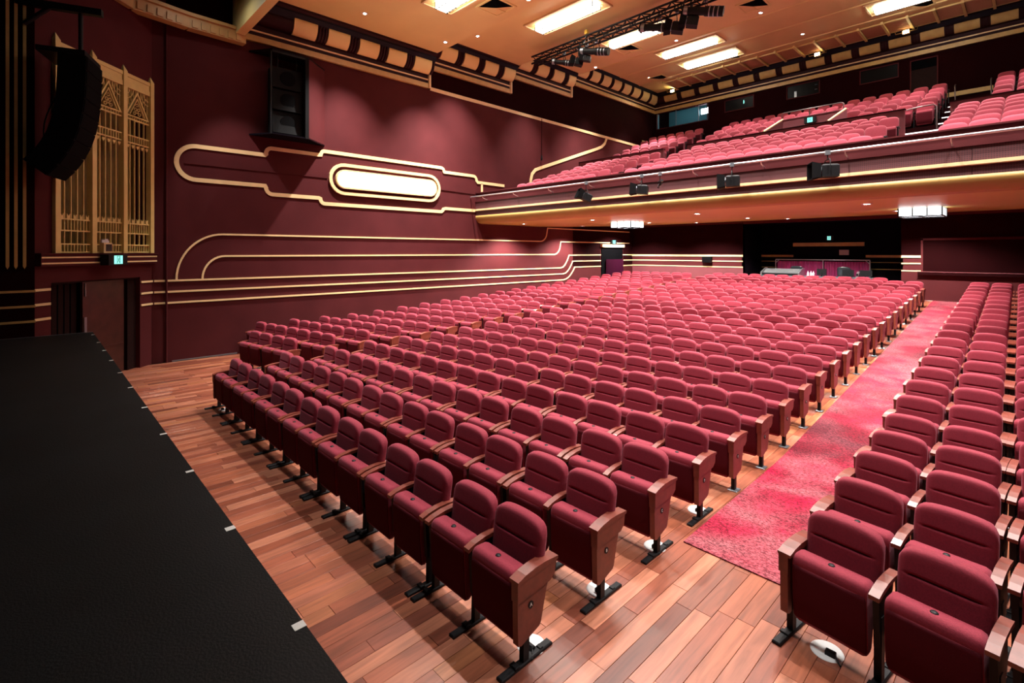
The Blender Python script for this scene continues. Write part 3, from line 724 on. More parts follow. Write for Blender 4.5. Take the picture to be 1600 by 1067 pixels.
# raised surround of the stair entrance, with sloping cheeks
MB().box(-6.30, -4.38, 19.26, 19.36, 6.1, 7.38).build('stairwell_wall', M['dado'], bal)
MB().box(-6.33, -4.35, 19.24, 19.38, 7.375, 7.405).build('parapet_cap', M['dado'], bal)
for xa, xb in ((-6.62, -6.30), (-4.67, -4.38)):
    b = MB(); v = [(xa, 18.40, 6.88), (xa+.08, 18.40, 6.88), (xb+.08, 19.30, 7.40), (xb, 19.30, 7.40), (xa, 18.40, 6.1), (xa+.08, 18.40, 6.1), (xb+.08, 19.30, 6.1), (xb, 19.30, 6.1)]
    b.add(v, [(0, 1, 2, 3), (0, 4, 5, 1), (1, 5, 6, 2), (2, 6, 7, 3), (3, 7, 4, 0)]).build('stairwell_cheek', M['dado'], bal)
    MB().tube([(xa+.04, 18.40, 6.90), (xb+.04, 19.30, 7.42)], .035, 8).build('cheek_cap', M['gold'], bal)
exit_sign((-5.36, 19.20, 7.23), (1, 0, 0), (0, -1, 0), .36, .20, 'green exit sign on the wall of the balcony stair entrance', .06)
def rail(pts, r_=.018):
    MB().tube(pts, r_, 8).build('handrail', M['railing'], bal)
rail([(-6.28, 19.31, 7.4), (-6.28, 19.31, 7.60), (-6.22, 19.31, 7.65), (-4.46, 19.31, 7.65), (-4.40, 19.31, 7.60), (-4.40, 19.31, 7.4)])
rail([(-5.4, 19.31, 7.4), (-5.4, 19.31, 7.65)])
rail([(-2.64, 18.5, 6.86), (-2.3, 18.5, 6.90), (-2.03, 18.5, 6.90), (-1.96, 18.5, 6.84), (-1.95, 18.5, 6.1)])
MB().box(-2.64, -1.70, 18.30, 18.40, 6.09, 6.14).build('step_nosing', M['strip'], bal)
# upper stairs with lit nosings
for k in range(12):
    y0 = 19.6+k*.42; z0 = 6.28+k*.172
    if y0 < 24.5:
        MB().box(-2.17, -1.03, y0, y0+.46, z0-.17, z0).build('stair_tread', M['walld'], bal)
        MB().box(-2.17, -1.03, y0-.02, y0+.04, z0-.035, z0+.006).build('step_nosing', M['strip'], bal)
for k in range(12):
    y0 = 12.5+k*.425; z0 = 4.33+k*.131
    if y0 < 18.1:
        for x0, x1 in ((-2.38, -1.36), (-9.72, -8.8)):
            MB().box(x0, x1, y0, y0+.46, z0-.13, z0).build('stair_tread', M['walld'], bal)
            MB().box(x0, x1, y0-.02, y0+.04, z0-.03, z0+.006).build('step_nosing', M['strip'], bal)
# two guard frames at the stair heads
for x_ in (-2.05, -1.10):
    MB().tube([(x_, 24.2, 8.0), (x_, 24.2, 8.75), (x_, 24.35, 8.82)], .02, 8).build('handrail', M['railing'], bal)
# lighting pipe
pipe = thing('lighting_pipe', (-6, 11.87, 4.78), 'polished lighting pipe running along the balcony front', 'pipe')
MB().tube([(XL+.02, 11.87, 4.765), (XR-.05, 11.87, 4.765)], .026, 10).build('pipe', M['alu'], pipe)
x = XL+.7
while x < XR:
    MB().tube([(x, 11.87, 4.74), (x, 11.90, 4.69), (x, YB+.03, 4.62)], .014, 6).build('bracket', M['alu'], pipe); x += 1.62

# ================================================================== LAMPS
def stage_light(loc, yaw, tilt, top_z, label, group, s=1.0, kind='fresnel'):
    t = thing('stage_light', loc, label, 'stage light', group, yaw)
    c, sn = math.cos(tilt), math.sin(tilt)
    def T(mb):
        mb.v = [(a*s, (q*c+z*sn)*s, (-q*sn+z*c)*s) for a, q, z in mb.v]; return mb
    def put(mb, name, m_): return mb.build(name, M[m_], t, rel=False)
    if kind == 'profile':
        b = MB().tube([(0, .28, 0), (0, -.02, 0)], .085, 12).tube([(0, -.02, 0), (0, -.30, 0)], .07, 12); put(T(b), 'body', 'black')
        put(T(MB().tube([(0, -.30, 0), (0, -.37, 0)], .085, 12)), 'lens_tube', 'steel')
        put(T(MB().box(-.09, .09, -.39, -.37, -.09, .09)), 'gel_frame', 'blackbox')
        for q in (.05, .12, .19): put(T(MB().tube([(0, q, 0), (0, q+.015, 0)], .093, 12)), 'cooling_fin', 'steel')
    else:
        put(T(MB().cbox(-.13, .13, -.12, .16, -.12, .12, .03)), 'body', 'black')
        put(T(MB().tube([(0, -.12, 0), (0, -.15, 0)], .10, 14)), 'lens_ring', 'steel')
        for k, (x0, x1, z0, z1) in enumerate(((-.13, .13, .12, .13), (-.13, .13, -.13, -.12), (-.14, -.13, -.12, .12), (.13, .14, -.12, .12))):
            b = MB().box(x0, x1, -.30, -.14, z0, z1)
            b.v = [(a*(1+(-.14-q)*1.6), q, z*(1+(-.14-q)*1.6)) for a, q, z in b.v]; put(T(b), 'barn_door', 'blackbox')
    r_ = .16*s; hz_ = (top_z-loc[2])
    put(MB().tube([(-r_, 0, 0), (-r_, 0, .17*s), (-r_*.8, 0, .21*s), (r_*.8, 0, .21*s), (r_, 0, .17*s), (r_, 0, 0)], .011, 6), 'yoke', 'black')
    put(MB().tube([(0, 0, .21*s), (0, 0, hz_-.03)], .012, 6), 'hanger', 'black')
    put(MB().box(-.03, .03, -.045, .045, hz_-.06, hz_+.035), 'clamp', 'steel')
    return t
G = 'spotlights on the balcony pipe'
stage_light((-9.2, 11.80, 4.33), R_(-35), R_(25), 4.76, 'tilted black spotlight with barn doors, leftmost on the balcony pipe', G, .95)
stage_light((-7.32, 11.80, 4.38), R_(-65), R_(5), 4.76, 'black spotlight second from left on the balcony pipe, beside a small lamp', G, 1.0)
stage_light((-6.80, 11.83, 4.47), R_(60), R_(40), 4.76, 'tiny silver-clamped lamp beside the second balcony spotlight', G, .38, 'profile')
stage_light((-4.92, 11.80, 4.36), R_(-70), R_(0), 4.76, 'square black spotlight in the middle of the balcony pipe', G, 1.05)
stage_light((-2.97, 11.80, 4.37), R_(-60), R_(0), 4.76, 'large black spotlight, rightmost on the balcony pipe', G, 1.1)

# truss
TY, TZ = 13.3, 9.84
tr = thing('lighting_truss', (-6, TY, TZ), 'black box truss hanging under the ceiling', 'truss')
chords = [(-.14, 0), (.14, 0), (-.14, -.25), (.14, -.25)]
for dy, dz in chords: MB().tube([(-12.75, TY+dy, TZ+dz), (1.0, TY+dy, TZ+dz)], .034, 8).build('chord', M['black'], tr)
lc = MB(); k = 0; x = -12.7
while x < .95:
    for q in (-.14, .14):
        a, c_ = ((0, -.25) if k % 2 == 0 else (-.25, 0)); lc.tube([(x, TY+q, TZ+a), (x+.25, TY+q, TZ+c_)], .017, 5)
    a, c_ = ((-.14, .14) if k % 2 == 0 else (.14, -.14))
    lc.tube([(x, TY+a, TZ), (x+.25, TY+c_, TZ)], .017, 5); lc.tube([(x, TY+a, TZ-.25), (x+.25, TY+c_, TZ-.25)], .017, 5)
    x += .25; k += 1
lc.build('lacing', M['black'], tr)
for x0 in (-10.35, -3.0):
    h_ = thing('chain_hoist', (x0, TY, TZ), 'yellow chain hoist holding the truss' + (' at its left end' if x0 < -5 else ' right of the frame'), 'hoist', 'truss hoists')
    MB().tube([(x0, TY, TZ+.02), (x0, TY, 10.15)], .012, 6).build('chain', M['steel'], h_); MB().cbox(x0-.05, x0+.05, TY-.05, TY+.05, TZ+.12, TZ+.26, .02).build('hoist_body', M['yellow'], h_)
    MB().tube([(x0-.12, TY, TZ-.2), (x0, TY, TZ+.1), (x0+.12, TY, TZ-.2)], .02, 6).build('sling', M['white'], h_)
G = 'spotlights under the truss'
for (x_, z_, yw, kd, s, lb_) in ((-11.27, 9.25, -60, 'profile', 1.15, 'grey spotlight, leftmost under the truss'), (-10.66, 9.10, -40, 'fresnel', .95, 'boxy spotlight with round lens, second from left under the truss'),
        (-10.30, 9.12, -60, 'fresnel', .8, 'small spotlight tucked third from left under the truss'), (-9.90, 9.24, -75, 'profile', 1.5, 'long black spotlight, fourth from left under the truss'),
        (-7.62, 9.28, -75, 'profile', 1.5, 'long black spotlight hanging alone in the middle of the truss'), (-7.08, 9.10, -60, 'fresnel', 1.15, 'spotlight with barn doors just right of the lone one on the truss'),
        (-6.64, 9.12, -60, 'fresnel', 1.1, 'spotlight with barn doors, second from right under the truss'), (-6.22, 9.27, -70, 'profile', 1.6, 'largest black spotlight, rightmost under the truss')):
    stage_light((x_, TY-.05, z_), R_(yw), R_(12), TZ-.26, lb_, G, s, kd)

# ceiling lamps
ORD = ['first', 'second', 'third', 'fourth', 'fifth', 'sixth', 'seventh', 'eighth', 'ninth', 'tenth', 'eleventh', 'twelfth', 'thirteenth', 'fourteenth', 'fifteenth', 'sixteenth', 'seventeenth', 'eighteenth', 'nineteenth', 'twentieth', 'twenty-first', 'twenty-second', 'twenty-third', 'twenty-fourth']
LVN = ['lowest', 'second', 'third', 'highest']
# working lamps in the dark slot above the stage front
for x_, lb_ in ((-13.2, 'white working lamp in the dark slot above the stage front, near the left wall'), (-9.6, 'white working lamp in the dark slot above the stage front, left of centre'), (-6.4, 'white working lamp in the dark slot above the stage front, in the middle'), (-3.0, 'white working lamp in the dark slot above the stage front, right of centre'), (.3, 'white working lamp in the dark slot above the stage front, right end')):
    t = thing('working_lamp', (x_, 3.05, 8.9), lb_, 'lamp', 'working lamps above the stage front')
    MB().cbox(x_-.14, x_+.14, 2.93, 3.17, 8.86, 9.06, .03).build('lamp_body', M['black'], t); MB().box(x_-.11, x_+.11, 2.95, 3.15, 8.85, 8.86).build('lamp_face', M['lens'], t)
    MB().tube([(x_, 3.05, 9.06), (x_, 3.05, 12.6)], .02, 6).build('hanger', M['black'], t)
    spot(t, (x_, 3.05, 8.82), P_APRON*(1.1 if x_ < -13 else 1), 62, .35, (1, .95, .91), .07, aim=(x_, 5.0, 0))
def troffer(x0, x1, y0, y1, lev, label):
    zc = LEV[lev][2]
    t = thing('ceiling_light', ((x0+x1)/2, (y0+y1)/2, zc), label, 'ceiling light', 'long ceiling lights')
    f = .18
    for a, e, c_, g_ in ((x0-f, x1+f, y0-f-.08, y0-.08), (x0-f, x1+f, y1+.08, y1+.08+f), (x0-f, x0-.03, y0-.08, y1+.08), (x1+.03, x1+f, y0-.08, y1+.08)):
        MB().box(a, e, c_, g_, zc-.03, zc).build('frame', M['ochre'], t)
    for a, e, c_, g_ in ((x0-f-.05, x1+f+.05, y0-f-.14, y0-f-.08), (x0-f-.05, x1+f+.05, y1+f+.08, y1+f+.14), (x0-f-.05, x0-f, y0-f-.1, y1+f+.1), (x1+f, x1+f+.05, y0-f-.1, y1+f+.1)):
        MB().box(a, e, c_, g_, zc-.06, zc).build('frame_moulding', M['gold'], t)
    MB().box(x0, x1, y0, y1, zc-.17, zc-.01).build('diffuser', M['lamp'], t)
    g = MB()
    for yy in (y0+.03, y1-.03): g.box(x0-.01, x1+.01, yy-.010, yy+.010, zc-.185, zc-.172)
    for k in (.06, .12, .18, .82, .88, .94): xx = x0+(x1-x0)*k; g.box(xx-.009, xx+.009, y0-.01, y1+.01, zc-.184, zc-.172)
    for xx in (x0, x1):
        for yy in (y0, y1): g.box(xx-.012, xx+.012, yy-.012, yy+.012, zc-.186, zc)
    g.build('wire_cage', M['black'], t)
    return t
for lev, ya, yb, wh in ((0, 7.95, 8.35, 'lowest'), (1, 11.9, 12.3, 'second'), (2, 16.0, 16.36, 'third')):
    troffer(-11.38, -9.05, ya, yb, lev, 'long caged ceiling light on the %s ceiling step, left side' % wh)
    troffer(-3.75, -1.5, ya, yb, lev, 'long caged ceiling light on the %s ceiling step, right side' % wh)
troffer(-11.30, -9.0, 19.85, 20.2, 3, 'long caged ceiling light on the highest step, nearer the stage, left side')
troffer(-11.22, -8.96, 21.65, 22.05, 3, 'long caged ceiling light on the highest step, nearer the rear wall, left side')
troffer(-3.98, -1.7, 21.4, 21.9, 3, 'long caged ceiling light on the highest step, nearer the rear wall, right side')
troffer(-3.98, -1.7, 19.85, 20.2, 3, 'long caged ceiling light on the highest step, nearer the stage, right side')
def downlight(x_, y_, lev, label, power, deg=64, aim=None, blend=.25):
    zc = LEV[lev][2]
    t = thing('downlight', (x_, y_, zc), label, 'downlight', 'round ceiling downlights')
    MB().lathe([(.045, -.012), (.075, -.015), (.085, 0), (.03, 0)], 18, (x_, y_, zc)).build('rim', M['white'], t)
    MB().lathe([(0, -.010), (.05, -.010), (.052, -.004)], 18, (x_, y_, zc)).build('lens', M['lens'], t)
    spot(t, (x_, y_, zc-.04), power, deg, blend, aim=aim)
    return t
cols = ((-13.3, 'beside the left wall'), (-9.5, 'left of the hall centre'), (-6.43, 'in the hall centre'), (-3.0, 'right of the hall centre'), (.6, 'beside the right wall'))
for x_, wx in cols:
    side = x_ < -13
    for y_, lev, wy in ((6.85, 0, 'near the stage on the lowest step'), (9.68, 0, 'at the rear of the lowest step'), (11.05, 1, 'on the second step'), (14.75, 2, 'at the front of the third step'), (17.72, 2, 'at the rear of the third step'), (18.85, 3, 'at the front of the highest step'), (22.1, 3, 'at the rear of the highest step')):
        downlight(x_, y_, lev, 'bright round downlight %s, %s' % (wy, wx), (P_SIDE if side else P_SPOT*(1.15 if y_ > 10 else (.8 if y_ < 7 else .9))) if y_ < 14 else (P_SIDE*.8 if side else P_BALC), (80 if side else 100) if y_ < 14 else (66 if side else 90), blend=1. if side else .8)
# square vents
for x_, y_, lev, lb_ in ((-10.4, 9.3, 0, 'square ceiling vent at the rear of the lowest step'), (-11.23, 17.05, 2, 'square ceiling vent on the third step, left side'), (-13.0, 22.5, 3, 'square ceiling vent in the rear left corner'),
                        (-6.4, 17.0, 2, 'square ceiling vent on the third step in the hall centre'), (-9.43, 22.4, 3, 'square ceiling vent behind the rearmost left ceiling light'), (-2.84, 22.5, 3, 'square ceiling vent behind the rearmost right ceiling light')):
    zc = LEV[lev][2]; t = thing('ceiling_vent', (x_, y_, zc), lb_, 'vent', 'square ceiling vents'); q = .36
    for a, e, c_, g_ in ((-q-.06, q+.06, -q-.06, -q), (-q-.06, q+.06, q, q+.06), (-q-.06, -q, -q, q), (q, q+.06, -q, q)): MB().box(x_+a, x_+e, y_+c_, y_+g_, zc-.03, zc).build('vent_frame', M['ochre'], t)
    MB().box(x_-q, x_+q, y_-q, y_+q, zc-.006, zc).build('vent_throat', M['void'], t)
    for (xa, ya, xb, yb, m_) in ((-q, -q, q, -q, 'void'), (q, -q, q, q, 'void'), (q, q, -q, q, 'ochre'), (-q, q, -q, -q, 'ochre')):  # shade of the throat put into colour: near plates black, far plates tan
        MB().add([(x_+xa, y_+ya, zc-.012), (x_+xb, y_+yb, zc-.012), (x_, y_, zc-.05), (x_+xa, y_+ya, zc-.008), (x_+xb, y_+yb, zc-.008), (x_, y_, zc-.046)], [(0, 2, 1), (3, 4, 5), (0, 1, 4, 3), (1, 2, 5, 4), (2, 0, 3, 5)]).build('vane', M[m_], t)
    MB().box(x_-.008, x_+.008, y_, y_+q, zc-.055, zc-.03).build('vane_rib', M['ochre'], t)
# louvre panels along the rear edge
for k in range(17):
    x0 = -13.1+k*.755
    if x0 > .6: break
    t = thing('louvre_panel', (x0+.38, 23.9, 11.38), 'tan louvred air grille at the rear of the ceiling, %s from the left' % ORD[k], 'louvre', 'louvred grilles along the rear ceiling edge')
    zc = 11.38
    MB().box(x0+.04, x0+.71, 23.28, 24.42, zc-.006, zc).build('louvre_back', M['void'], t)
    for q in range(8): y_ = 23.32+q*.142; MB().hexa([(x0+.05, y_+.030, zc-.05), (x0+.70, y_+.030, zc-.05), (x0+.70, y_+.045, zc-.05), (x0+.05, y_+.045, zc-.05), (x0+.05, y_, zc-.008), (x0+.70, y_, zc-.008), (x0+.70, y_+.015, zc-.008), (x0+.05, y_+.015, zc-.008)]).build('slat', M['louvre'], t)
    MB().box(x0-.04, x0+.04, 23.1, 24.55, zc-.10, zc).build('batten', M['ochre'], t)
    for y_ in (23.22, 24.42): MB().box(x0+.04, x0+.72, y_, y_+.05, zc-.05, zc).build('end_rail', M['ochre'], t)
for x_, lb_ in ((-13.24, 'warm flood lamp in the rear left corner of the ceiling'), (-6.5, 'warm flood lamp on the rear ceiling grilles, middle of three'), (-3.48, 'warm flood lamp on the rear ceiling grilles, right of three')):
    t = thing('flood_lamp', (x_, 24.35, 11.28), lb_, 'flood lamp', 'warm flood lamps')
    MB().tube([(x_-.35, 24.35, 11.36), (x_-.33, 24.35, 11.2), (x_+.33, 24.35, 11.2), (x_+.35, 24.35, 11.36)], .018, 6).build('bracket', M['golddk'], t)
    MB().cbox(x_-.11, x_+.11, 24.28, 24.42, 11.12, 11.26, .02).build('lamp_body', M['golddk'], t)
    MB().box(x_-.09, x_+.09, 24.265, 24.28, 11.13, 11.24).build('lamp_face', M['warmlens'], t)
    spot(t, (x_, 24.2, 11.15), 120, 120, .5, (1, .7, .35), .05, aim=(x_, 22.6, 8.6))
# balcony underside lights
for x_, wx in ((-13.5, 'leftmost'), (-10.26, 'second from left'), (-6.6, 'third from left'), (-2.63, 'rightmost')):
    for y_, wy in ((13.5, 'front'), (17.05, 'middle'), (20.9, 'rear')):
        zc = 3.788 if y_ < 15 else (3.835 if y_ < 18 else 3.995)
        t = thing('soffit_downlight', (x_, y_, zc), 'small round downlight in the balcony underside, %s row, %s' % (wy, wx), 'downlight', 'downlights under the balcony')
        MB().lathe([(.06, -.015), (.10, -.02), (.115, 0), (.05, 0)], 18, (x_, y_, zc)).build('rim', M['white'], t); MB().lathe([(0, -.012), (.07, -.012), (.072, 0)], 18, (x_, y_, zc)).build('lens', M['lens'], t)
        spot(t, (x_, y_, zc-.04), P_SOFFIT, 140, .5)
for x_, y_, lb_ in ((-10.35, 15.7, 'square glowing lantern under the balcony, near the left wall'), (-1.98, 16.1, 'square glowing lantern under the balcony, over the carpet aisle')):
    t = thing('ceiling_lantern', (x_, y_, 3.8), lb_, 'lantern', 'square lanterns under the balcony'); q = .42
    MB().box(x_-q, x_+q, y_-q, y_+q, 3.60, 3.79).build('lantern_glass', M['lantern'], t)
    g = MB()
    for a in (-q, -q/3, q/3, q):
        for c_ in (-q, q):
            g.box(x_+a-.012, x_+a+.012, y_+c_-.014, y_+c_+.014, 3.58, 3.80); g.box(x_+c_-.014, x_+c_+.014, y_+a-.012, y_+a+.012, 3.58, 3.80)
    for a in (-q, 0, q): g.box(x_+a-.014, x_+a+.014, y_-q, y_+q, 3.58, 3.602); g.box(x_-q, x_+q, y_+a-.014, y_+a+.014, 3.58, 3.602)
    g.build('lantern_frame', M['black'], t)

# ================================================================== SPEAKERS
la = thing('line_array', (-11.9, .95, 4.0), 'black curved line-array loudspeaker hanging in front of the gold grille', 'loudspeaker')
AX = Vector((-12.05, .80, 0)); ang = R_(-25)      # faces the audience
fx, fy = math.sin(R_(40)), math.cos(R_(40))        # facing direction (toward +x+y)
fd = Vector((math.sin(R_(20)), math.cos(R_(20)), 0)); rd = Vector((fd.y, -fd.x, 0))
pz, off, tilt = 6.20, 0.0, R_(2)
for k in range(9):
    hgt = .255
    tilt = R_(1 + k*k*.60)
    up_ = Vector((0, 0, 1))*math.cos(tilt)+fd*math.sin(tilt); fw = fd*math.cos(tilt)-Vector((0, 0, 1))*math.sin(tilt)
    top = AX+fd*off+Vector((0, 0, pz))
    bot = top-up_*hgt
    W2, D2 = .40, .40
    def cab(s0, s1, d0, d1, e0, e1):
        return [tuple(bot*(1-h)+top*h+rd*a+fw*q) for h, pts in ((e0, 0), (e1, 0)) for a, q in ((s0, d0), (s1, d0), (s1, d1), (s0, d1))]
    c_ = MB().hexa(cab(-W2, W2, -D2, 0, .02, .98)).build('cabinet', M['blackbox'], la)
    MB().hexa(cab(-W2+.02, W2-.02, 0, .012, .06, .94)).build('front_mesh', M['grille'], c_)
    pz = bot.z; off = (bot-AX).dot(fd)
MB().hexa([tuple(AX+rd*a+fd*q+Vector((0, 0, z))) for z in (6.20, 6.29) for a, q in ((-.40, -.70), (.40, -.70), (.40, -.02), (-.40, -.02))]).build('rigging_frame', M['black'], la)
MB().tube([tuple(AX+fd*-.2+Vector((0, 0, 6.28))), tuple(AX+fd*-.2+Vector((0, 0, 7.12)))], .035, 8).build('hanging_pole', M['black'], la)
MB().hexa([tuple(AX+rd*a+fd*q+Vector((0, 0, z))) for z in (7.08, 7.2) for a, q in ((-.06, -1.1), (.06, -1.1), (.06, .12), (-.06, .12))]).build('support_beam', M['black'], la)
MB().tube([tuple(AX+fd*-1.0+Vector((0, 0, 6.75))), tuple(AX+fd*-.65+Vector((0, 0, 7.1)))], .04, 6).build('brace', M['black'], la)
MB().tube([tuple(AX+fd*(-.55-.25*math.sin(i/10*3.1))+rd*-.2+Vector((0, 0, 5.7-i*.16))) for i in range(11)], .012, 6).build('cable', M['black'], la)
# cluster on the side wall in a splayed box
sb = thing('side_speaker_box', (XL, 5.2, 5.9), 'dark speaker cluster in a splayed maroon box high on the left wall', 'loudspeaker')
z0, z1, xf = 5.87, 8.12, XL+.62
MB().add([(xf, 5.55, z1), (XL, 6.28, z1), (XL, 4.2, z1), (xf, 4.6, z1), (xf, 5.55, z1+.04), (XL, 6.28, z1+.04), (XL, 4.2, z1+.04), (xf, 4.6, z1+.04)], [(3, 2, 1, 0), (4, 5, 6, 7), (0, 3, 7, 4), (0, 4, 5, 1), (2, 6, 7, 3)]).build('shade_roof', M['blackbox'], sb)  # roof added to block the downlights and keep the speakers dark
MB().add([(xf, 5.55, z0), (XL, 6.28, z0), (XL, 6.28, z1), (xf, 5.55, z1), (xf-.05, 5.50, z0), (XL, 6.20, z0), (XL, 6.20, z1), (xf-.05, 5.50, z1)], [(0, 1, 2, 3), (7, 6, 5, 4), (0, 4, 5, 1), (3, 2, 6, 7), (0, 3, 7, 4)]).build('splayed_side', M['wall'], sb)
MB().add([(xf, 5.55, z0), (XL, 6.28, z0), (XL, 4.2, z0), (xf, 4.6, z0), (xf, 5.55, z0+.04), (XL, 6.28, z0+.04), (XL, 4.2, z0+.04), (xf, 4.6, z0+.04)], [(0, 1, 2, 3), (4, 7, 6, 5), (0, 3, 7, 4), (0, 4, 5, 1), (2, 6, 7, 3)]).build('box_floor', M['alcove'], sb)
MB().box(xf-.05, xf, 4.55, 4.59, z0, z1).build('front_frame', M['black'], sb); MB().box(xf-.05, xf, 4.55, 5.55, z1-.05, z1).build('front_frame', M['black'], sb)
MB().box(xf-.06, xf+.01, 5.47, 5.57, z0, z1).build('front_frame', M['blackbox'], sb)
for k, (za, zb) in enumerate(((5.95, 6.55), (6.58, 7.15), (7.18, 7.75))):
    dx = .05*k
    c_ = MB().hexa([(XL+.1, 4.65, za), (XL+.1, 5.42, za), (xf-.10-dx*.3, 5.42, za), (xf-.10-dx*.3, 4.65, za), (XL+.1, 4.65, zb), (XL+.1, 5.42, zb), (xf-.18, 5.42, zb), (xf-.18, 4.65, zb)]).build('cabinet', M['blackbox'], sb)
    MB().tube([(xf-.16, 5.05, (za+zb)/2), (xf-.13, 5.05, (za+zb)/2)], .20, 16).build('speaker_cone', M['grille'], c_)
MB().tube([(xf-.2, 4.8, 7.75), (xf-.2, 4.8, 8.2)], .015, 6).build('hanging_chain', M['black'], sb); MB().tube([(xf-.2, 5.3, 7.75), (xf-.2, 5.3, 8.2)], .015, 6).build('hanging_chain', M['black'], sb)
# hanging microphone on the left wall side
hm = thing('hanging_microphone', (XL+.12, 15.9, 7.0), 'small dark microphone hanging on a cord beside the upper left wall', 'microphone')
MB().tube([(XL+.12, 15.68, 6.83), (XL+.12, 15.68, 8.4)], .012, 6).build('cord', M['walld'], hm); MB().tube([(XL+.12, 15.68, 6.62), (XL+.12, 15.68, 6.68), (XL+.12, 15.68, 6.83)], [.03, .05, .035], 8).build('capsule', M['black'], hm)

# ================================================================== SEATS
def back_mesh(hw, z0, z1, zc, mt, name='backrest', crease=True, nu=14, nv=13):
    """upholstered back: rounded head, flat padded front, stitched crease under the head roll"""
    us = [math.sin(math.pi/2*(-1+2*i/nu)) for i in range(nu+1)]
    if crease: lowz = [z0, z0+.015, z0+.05, .45, zc-.08, zc-.022, zc-.007, zc-.002, zc+.002, zc+.007, zc+.022]; tops = [.2, .42, .62, .78, .90, .97, 1.]; pf = [.050]*5+[.052, .052, .028, .028, .052, .053]
    else: lowz = [z0, z0+.02, .5, .62]; tops = [.25, .5, .7, .85, .96, 1.]; pf = [.05]*4
    rows = [('a', z, p) for z, p in zip(lowz, pf)]+[('b', t, .053 if crease else .055) for t in tops]
    nv = len(rows)-1
    b = MB(); fr = []; bk = []
    for j, (kd, q, p) in enumerate(rows):
        for u in us:
            a = min(1, abs(u))
            zt = z1-.10*(1-(1-a**7)**(1/2.2))-.020*a*a
            z = q if kd == 'a' else lowz[-1]+(zt-lowz[-1])*q
            v = 0 if kd == 'a' else q
            eb = 1-max(0, 1-(z-z0)/.03)**2
            edge = (.30+.70*max(0, 1-a**12)**.5)*(.34+.66*max(0, 1-v**10)**.5)*(.4+.6*eb)
            xx = hw*u*(1-.06*max(0, (.62-z))/.4)
            lean = .290+(z-.69)*.17
            pp = p
            if crease and kd == 'a' and p < .03:
                k = max(0, 1-(a/.72)**12); pp = .052+(p-.052)*k
            fr.append((xx, lean-pp*edge, z)); bk.append((xx, lean+.04*edge, z))
    n = nu+1
    b.add(fr+bk, [], True)
    N_ = len(fr)
    for j in range(nv):
        for i in range(nu):
            q = j*n+i
            b.f.append((q, q+1, q+n+1, q+n)); b.sm.append(True)
            b.f.append((N_+q+1, N_+q, N_+q+n, N_+q+n+1)); b.sm.append(True)
    rim = [i for i in range(n)]+[j*n+nu for j in range(1, nv+1)]+[nv*n+i for i in range(nu-1, -1, -1)]+[j*n for j in range(nv-1, 0, -1)]
    for a, c in zip(rim, rim[1:]+rim[:1]): b.f.append((c, a, N_+a, N_+c)); b.sm.append(True)
    return b
def rbox(x0, x1, prof, r=.02):
    """pad: profile (y,z) polygon extruded along x with its ends drawn in"""
    b = MB(); cy = sum(p[0] for p in prof)/len(prof); cz = sum(p[1] for p in prof)/len(prof); n = len(prof)
    def ring(x, k): return [(x, cy+(p[0]-cy)*k, cz+(p[1]-cz)*k) for p in prof]
    rings = [ring(x0, .86), ring(x0+r*.35, .955), ring(x0+r, 1), ring(x1-r, 1), ring(x1-r*.35, .955), ring(x1, .86)]
    v = [p for r_ in rings for p in r_]
    b.add(v, [(i*n+k, i*n+(k+1) % n, (i+1)*n+(k+1) % n, (i+1)*n+k) for i in range(5) for k in range(n)], True)
    b.add(rings[0], [tuple(range(n-1, -1, -1))]); b.add(rings[-1], [tuple(range(n))])
    return b
def flip(b):
    b.f = [tuple(reversed(f)) for f in b.f]; return b
PADP = [(.045, .135), (.03, .16), (.018, .30), (.010, .535), (.015, .575), (.035, .595), (.06, .600), (.13, .596), (.155, .582), (.165, .55), (.13, .30), (.095, .15), (.07, .132)]
seat_parts = {}
seat_parts['backrest'] = back_mesh(.240, .24, .840, .680, 'fabric')
seat_parts['seat_pad'] = rbox(-.213, .213, PADP, .03)
ARM = [(.0, .545), (.0, .572), (.06, .592), (.15, .607), (.25, .610), (.36, .602), (.36, .575), (.25, .582), (.15, .578), (.06, .563)]
PADSHADE = [(.043, .150), (.027, .165), (.015, .30), (.007, .50), (.010, .530), (.03, .53), (.05, .30), (.06, .16)]
seat_parts['pad_front_shade'] = rbox(-.208, .208, PADSHADE, .012)  # thin dark layer over the pad front, carrying its shade as colour
seat_parts['armrest'] = MB().prism(ARM, -.028, .028, 'x')
seat_parts['armrest_end'] = MB().prism([(-.012, .565), (-.012, .585), (.06, .605), (.15, .617), (.25, .618), (.375, .605), (.375, .585)], -.038, .045, 'x')
seat_parts['end_panel'] = MB().prism([(-.01, .445), (-.01, .567), (.36, .587), (.345, .50), (.30, .465)], -.02, .040, 'x')
seat_parts['lower_panel'] = MB().prism([(.0, .165), (-.005, .446), (.285, .464), (.27, .43), (.215, .225), (.20, .205), (.03, .155)], -.016, .032, 'x')
seat_parts['side_support'] = MB().prism([(.05, .23), (.03, .55), (.26, .58), (.26, .40), (.16, .23)], -.016, .016, 'x')
seat_parts['leg'] = MB().prism([(.06, .0), (.11, .0), (.13, .42), (.07, .42)], -.02, .02, 'x')
seat_parts['foot_bar'] = MB().cbox(-.027, .027, -.135, .335, 0, .022, .006).cbox(-.03, .03, -.02, .02, .022, .034, .004).cbox(-.02, .02, .22, .25, .022, .03, .003)
seat_parts['foot_plate'] = MB().cbox(-.05, .055, .035, .145, 0, .014, .004)
seat_parts['number_plate'] = MB().lathe([(0, .006), (.016, .006), (.020, .0)], 12, (0, .08, .600))
for k in ('backrest', 'seat_pad'): pass
